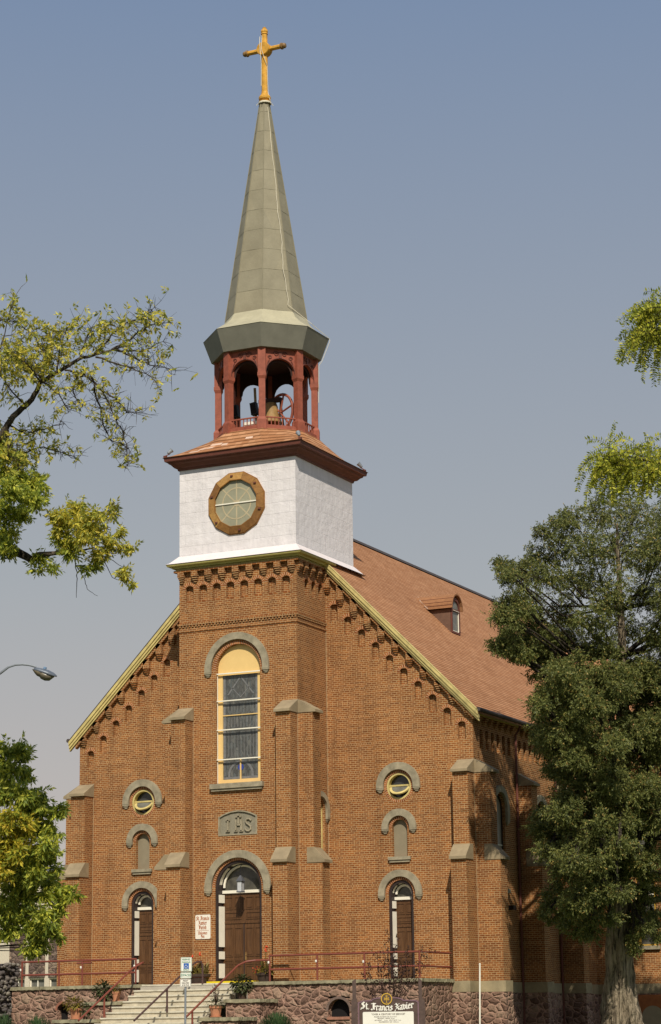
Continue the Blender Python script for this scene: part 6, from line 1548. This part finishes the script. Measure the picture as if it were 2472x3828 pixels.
def ash_tree():
    D_ = 39.0; rr = random.Random(77); rg = np.random.default_rng(77)
    b = at(-420, 2900, D_ + 1); gz = ground_z(b.x, b.y)
    t = thing('ash_tree', 'tall ash tree at the left edge with yellowing leaves and long overhanging limbs', 'tree', (b.x, b.y, gz))
    mb = MB(); tp = [Vector((b.x, b.y, gz - 0.1))] + [at(x, y, D_ + 1) for x, y in ((-420, 2200), (-410, 1700), (-380, 1350), (-330, 1100), (-260, 800))]
    mb.tube(tp, [0.36, 0.28, 0.24, 0.18, 0.12, 0.05], 12); ob('trunk', mb, BARKA, t, True)
    lm = MB(); tw = MB()
    main = branch(lm, [(-400, 1500, 1), (-180, 1250, .5), (-40, 1080, 0), (5, 1010, 0), (30, 970, 0), (75, 930, 0), (95, 890, 0), (130, 870, 0), (185, 835, .2), (215, 828, .2), (260, 815, .3), (310, 800, .3)], D_, 0.080, 0.012, rr, 0.008)
    subs = [[(95, 885, 0), (115, 815, -.2), (125, 770, -.2)], [(95, 890, 0), (60, 850, .3), (20, 820, .3)], [(110, 870, 0), (100, 820, .2), (80, 780, .3), (40, 750, .4), (0, 745, .4)], [(135, 865, 0), (138, 820, .3), (150, 780, .3), (180, 750, .4)],
            [(185, 835, .2), (200, 790, .3), (215, 765, .4), (245, 750, .4)], [(215, 828, .2), (262, 780, .5), (300, 750, .6), (340, 735, .6), (360, 715, .6)], [(260, 815, .3), (310, 785, .5), (350, 755, .5), (395, 750, .5)],
            [(270, 812, .3), (320, 840, .2), (360, 850, .3), (410, 862, .3)], [(225, 830, .2), (280, 850, 0), (330, 865, 0), (365, 890, 0)], [(150, 860, 0), (195, 870, -.3), (220, 890, -.3), (250, 930, -.3), (270, 980, -.3), (290, 1010, -.4), (295, 1060, -.4), (292, 1090, -.4)],
            [(225, 900, -.3), (270, 930, -.4), (295, 960, -.4), (330, 960, -.4)], [(215, 880, -.3), (230, 940, -.1), (240, 990, 0), (255, 1020, 0), (300, 1045, 0)], [(180, 868, -.2), (170, 910, -.3), (190, 950, -.3)], [(100, 890, 0), (140, 920, -.3), (160, 960, -.2)],
            [(20, 990, 0), (60, 1010, .3), (100, 1000, .3), (150, 985, .3)], [(10, 1010, 0), (40, 1060, .3), (90, 1040, .3), (140, 1050, .4), (180, 1070, .4)], [(20, 1000, 0), (20, 1060, -.3), (45, 1085, -.3)], [(60, 945, 0), (20, 900, -.3), (0, 870, -.3)], [(100, 880, 0), (70, 860, -.5), (45, 830, -.5), (10, 830, -.5)], [(-40, 850, 0), (0, 810, 0), (35, 690, .2)], [(260, 815, .3), (330, 820, .5), (380, 795, .6)]]
    tips = []
    for wp in subs:
        P = branch(tw, wp, D_, 0.018, 0.005, rr, 0.02)
        for p in P[2:]:
            for q in range(4):
                d = Vector((rr.gauss(0, 1), rr.gauss(0, 1), rr.gauss(0.1, 0.8))).normalized(); e = p + d * rr.uniform(0.12, 0.42); m_ = p.lerp(e, .5) + Vector((0, 0, rr.uniform(-.05, .05)))
                tw.tube([p, m_, e], [0.005, 0.004, 0.002], 4, False); tips.append((e, p))
                if rr.random() < 0.5:
                    e2 = m_ + Vector((rr.gauss(0, .1), rr.gauss(0, .1), rr.gauss(0, .1))); tw.tube([m_, e2], [0.003, 0.002], 3, False); tips.append((e2, m_))
    # leaves thin out towards the drooping bare twigs at the right
    keep = []
    for e, p in tips:
        q = (e - CAMP); dd = q.dot(CF); x = (q.dot(CR) / dd * FPX + 1236) * 1540 / 2472; y = (1914 - q.dot(CU) / dd * FPX) * 1540 / 2472
        pr = 0.95 if x < 130 else (0.85 if x < 260 and y < 860 else (0.55 if y < 900 else 0.30))
        if x > 280 and y > 830: pr = 0.22
        if rr.random() < pr: keep.append(e)
    P = np.array([tuple(p) for p in keep]); P = np.concatenate([P, P + rg.normal(size=P.shape) * 0.05])[: int(len(P) * 1.1)]; V = [sprigs(P, unit(rg, len(P)), 7, 0.092, 0.036, 0.10, 0.25, rg)]
    leaf_obj('yellowing_leaves', V, LEAF_ASH, t)
    # mid-left mass and the lower bough
    V2 = []; Vy = []
    branch(lm, [(-410, 1600, 1), (-250, 1450, .5), (-60, 1300, 0), (10, 1270, 0), (45, 1288, 0), (75, 1303, 0), (90, 1292, 0), (130, 1288, 0), (165, 1290, .2), (220, 1275, .3)], D_, 0.13, 0.012, rr, 0.006)
    branch(tw, [(172, 1285, .2), (178, 1325, .2), (180, 1355, .2), (178, 1392, .2)], D_, 0.012, 0.004, rr, 0.012); branch(tw, [(178, 1320, .2), (196, 1345, .2), (204, 1372, .2), (228, 1388, .2)], D_, 0.009, 0.003, rr, 0.012)
    branch(tw, [(175, 1290, .2), (178, 1230, .2), (200, 1190, .2)], D_, 0.012, 0.004, rr, 0.012); branch(tw, [(240, 1300, .2), (262, 1345, .2), (300, 1360, .2)], D_, 0.008, 0.003, rr, 0.01); branch(tw, [(240, 1295, .2), (270, 1310, .2), (298, 1330, .2)], D_, 0.008, 0.003, rr, 0.01)
    branch(lm, [(-380, 1350, 1), (-150, 1180, 0), (-20, 1130, 0), (20, 1120, 0), (45, 1090, 0)], D_, 0.08, 0.012, rr, 0.006)
    k_ = D_ * 2472 / 1540 / FPX
    def fill(lst, dst, dens=1.0):
        for x, y, r_, dd in lst:
            c = at(x, y, D_ + dd); n = int(58 * dens * (r_ / 30.0) ** 2) + 6
            cc, _ = blob(c, r_ * k_ * 0.8, max(3, int(r_ / 7)), rg, (1, 1, 0.9), 0.2); wh = rg.integers(0, len(cc), n); P = cc[wh] + rg.normal(size=(n, 3)) * r_ * k_ * 0.27
            dst.append(sprigs(P, unit(rg, n), 7, 0.098, 0.034, 0.11, 0.35, rg))
            for q in cc: tw.tube([Vector(c), Vector(c).lerp(Vector(q), .5) + Vector((0, 0, .02)), Vector(q)], [0.006, 0.004, 0.002], 4, False)
    fill([(10,1060,28,0),(20,1100,34,0),(55,1110,34,.3),(85,1115,26,.3),(35,1150,36,-.3),(80,1155,26,0),(8,1180,36,0),(45,1195,30,.3),(10,1225,30,0),(5,1265,26,-.3),(25,1285,22,0),(60,1160,30,-.6),(20,1140,32,-.8),(95,1130,14,0),(5,1030,22,.4),(45,1060,22,.3)], V2, 1.25)
    fill([(100,1303,22,0),(85,1322,12,0),(125,1318,14,0),(150,1280,22,0),(130,1250,14,0),(200,1320,14,0),(225,1310,16,0)], V2, 1.1)
    fill([(145,1205,28,0),(180,1185,26,.2),(215,1195,28,-.2),(180,1225,34,0),(230,1230,30,.3),(145,1235,22,0),(205,1262,30,-.3),(250,1265,26,0),(165,1265,26,.2),(120,1200,14,0),(255,1190,16,.2),(262,1175,10,.2),(290,1275,16,0),(310,1275,9,0),(235,1285,24,0),(282,1235,14,0),(290,1340,14,0),(303,1360,8,0),(285,1325,10,0)], Vy, 1.1)
    leaf_obj('green_leaves', V2, LEAF_ASHG, t); leaf_obj('golden_leaves', Vy, LEAF_ASH, t)
    ob('limb', lm, BARKA, t, True); ob('twigs', tw, BARKA, t)
ash_tree()

def young_ash():
    D_ = 42.0; rr = random.Random(5); rg = np.random.default_rng(5); b = at(-150, 2800, D_ + .5); gz = ground_z(b.x, b.y)
    t = thing('young_ash_tree', 'young ash with dense green and yellow leaves in front of the pale building', 'tree', (b.x, b.y, gz))
    mb = MB(); mb.tube([Vector((b.x, b.y, gz - .1)), at(-150, 2500, D_ + .5), at(-140, 2200, D_ + .5), at(-120, 1950, D_ + .4), at(-80, 1750, D_ + .3), at(-40, 1650, D_)], [0.13, 0.11, 0.09, 0.07, 0.04, 0.015], 10); ob('trunk', mb, BARKA, t, True)
    G = [(10,1745,28,0),(45,1735,18,0),(50,1755,20,.3),(20,1790,34,0),(55,1800,28,.2),(5,1840,36,0),(50,1845,34,-.3),(85,1850,20,0),(60,1880,34,.2),(100,1885,30,0),(128,1888,20,0),(145,1880,10,0),(90,1925,34,.3),(125,1930,22,0),(118,1965,14,0),
         (100,1965,30,-.3),(70,1990,40,.3),(115,2000,26,0),(130,2020,14,0),(40,2030,40,0),(80,2035,36,-.3),(110,2045,26,.2),(20,2075,36,0),(65,2080,36,0),(105,2080,26,0),(140,2070,16,0),(160,2078,16,0),(172,2085,10,0),(148,2100,10,0),(15,2120,34,0),(60,2125,36,.3),(100,2125,30,-.2),(125,2120,20,0),(30,2160,22,0),(70,2165,30,0),(105,2165,24,0),(128,2165,16,0),(135,2178,10,0),(75,2200,18,0),(90,2205,16,0),(65,2215,9,0),(8,2170,16,0),(105,2195,8,0)]
    Yl = [(15,1915,40,-.4),(45,1935,34,-.3),(20,1960,38,-.4),(8,1990,30,-.4),(5,2030,24,-.5),(60,1915,20,-.5),(40,1985,18,-.6),(30,1900,20,-.6)]
    k_ = D_ * 2472 / 1540 / FPX; V = []; Vy = []; tw = MB()
    for lst, dst, dens in ((G, V, 1.3), (Yl, Vy, 1.25)):
        for x, y, r_, dd in lst:
            c = at(x, y, D_ + dd); n = int(58 * dens * (r_ / 30.0) ** 2) + 6
            cc, _ = blob(c, r_ * k_ * 0.8, max(3, int(r_ / 7)), rg, (1, 1, 0.9), 0.2); wh = rg.integers(0, len(cc), n); P = cc[wh] + rg.normal(size=(n, 3)) * r_ * k_ * 0.27
            dst.append(sprigs(P, unit(rg, n), 7, 0.115, 0.040, 0.12, 0.45, rg))
            st = at(-120, min(2200, max(1800, y + 40)), D_ + .4); tw.tube([st, st.lerp(c, .5) + Vector((0, 0, -.05)), c], [0.02, 0.012, 0.005], 5, False)
            for q in cc: tw.tube([c, Vector(q)], [0.005, 0.002], 4, False)
    ob('limb', tw, BARKA, t); leaf_obj('green_leaves', V, LEAF_ASHG, t); leaf_obj('yellow_leaves', Vy, LEAF_ASHY, t)
young_ash()

def honey_locust():
    D_ = 29.0; rr = random.Random(8); rg = np.random.default_rng(8); b = at(1950, 3300, D_); gz = ground_z(b.x, b.y)
    t = thing('honey_locust_tree', 'honey locust at the right edge whose drooping feathery sprays hang into the sky', 'tree', (b.x, b.y, gz))
    mb = MB(); mb.tube([Vector((b.x, b.y, gz - .1)), at(1950, 2600, D_), at(1940, 1900, D_), at(1930, 1300, D_), at(1900, 800, D_), at(1870, 500, D_)], [0.30, 0.25, 0.2, 0.16, 0.1, 0.04], 12); ob('trunk', mb, BARKD, t, True)
    tw = MB(); k_ = D_ * 2472 / 1540 / FPX; V = []
    branch(tw, [(1935, 1350, 0), (1750, 1150, 0), (1640, 1090, 0), (1560, 1080, 0), (1490, 1070, 0), (1450, 1058, 0)], D_, 0.06, 0.006, rr, 0.006)
    branch(tw, [(1930, 1100, 0), (1760, 850, 0), (1650, 740, 0), (1580, 715, 0), (1530, 705, 0)], D_, 0.06, 0.006, rr, 0.006); branch(tw, [(1640, 735, 0), (1580, 770, 0), (1520, 775, 0), (1480, 785, 0)], D_, 0.02, 0.005, rr, 0.006)
    def frond(x, y, dx, dy, ln, dd):
        """pinnate frond arching over and hanging: start pixel, initial heading, length in print pixels"""
        pts = []; px, py = x, y; hx, hy = dx, dy; n = max(6, int(ln / 5.2)); st = ln / n
        for i in range(n + 1):
            pts.append(at(px, py, D_ + dd + i * 0.006)); hy += 0.12; m_ = math.hypot(hx, hy); hx, hy = hx / m_ * 0.985, hy / m_; px += hx * st; py += hy * st
        tw.tube(pts, [0.0035] * (n // 2) + [0.002] * (n + 1 - n // 2), 4, False)
        Pp = []; Dd = []; sidev = (CF + Vector((rr.uniform(-.8, .8), rr.uniform(-.8, .8), rr.uniform(-.3, .3)))).normalized()
        for i in range(1, n + 1):
            tang = (pts[i] - pts[i - 1]).normalized(); sd = tang.cross(sidev).normalized()
            for s_ in (-1, 1): Pp.append(tuple(pts[i])); Dd.append(tuple((sd * s_ + tang * 0.45).normalized()))
        V.append(leaves(np.array(Pp), np.array(Dd), 0.060, 0.029, 0.15, int(rg.integers(1e9)), 0.15))
    def bunch(x0, x1, y0, y1, n, lmin, lmax):
        for i in range(n):
            x = rr.uniform(x0, x1); y = rr.uniform(y0, y1); frond(x, y, rr.uniform(-1, 0.55), rr.uniform(-0.7, 0.5), rr.uniform(lmin, lmax), rr.uniform(-.25, .25))
    # lower spray
    bunch(1400, 1450, 1055, 1085, 34, 60, 105); bunch(1440, 1500, 1055, 1095, 48, 55, 90); bunch(1480, 1560, 1075, 1105, 50, 50, 85); bunch(1540, 1640, 1075, 1110, 36, 50, 85)
    for q in range(7): frond(1448 - q * 3, 1056 + q * 2, -1, -0.35 + .1 * q, 88 + rr.uniform(-12, 22), rr.uniform(-.2, .2))
    # upper spray
    bunch(1505, 1560, 700, 735, 38, 55, 90); bunch(1500, 1550, 765, 800, 38, 60, 95); bunch(1530, 1610, 720, 800, 56, 60, 100)
    for q in range(5): frond(1500 - q * 2, 778 + q * 6, -1, -0.2 + .08 * q, 75 + rr.uniform(-10, 20), rr.uniform(-.2, .2))
    for q in range(3): frond(1520 - q * 2, 703 + q * 5, -1, -0.15 + .1 * q, 62 + rr.uniform(-8, 12), rr.uniform(-.2, .2))
    ob('limb', tw, BARKD, t); leaf_obj('leaves', V, LEAF_HL, t)
honey_locust()

for o in list(bpy.data.objects):
    if o.parent is None and o.type == 'MESH' and 'kind' not in o and 'label' not in o: print('UNTAGGED', o.name)
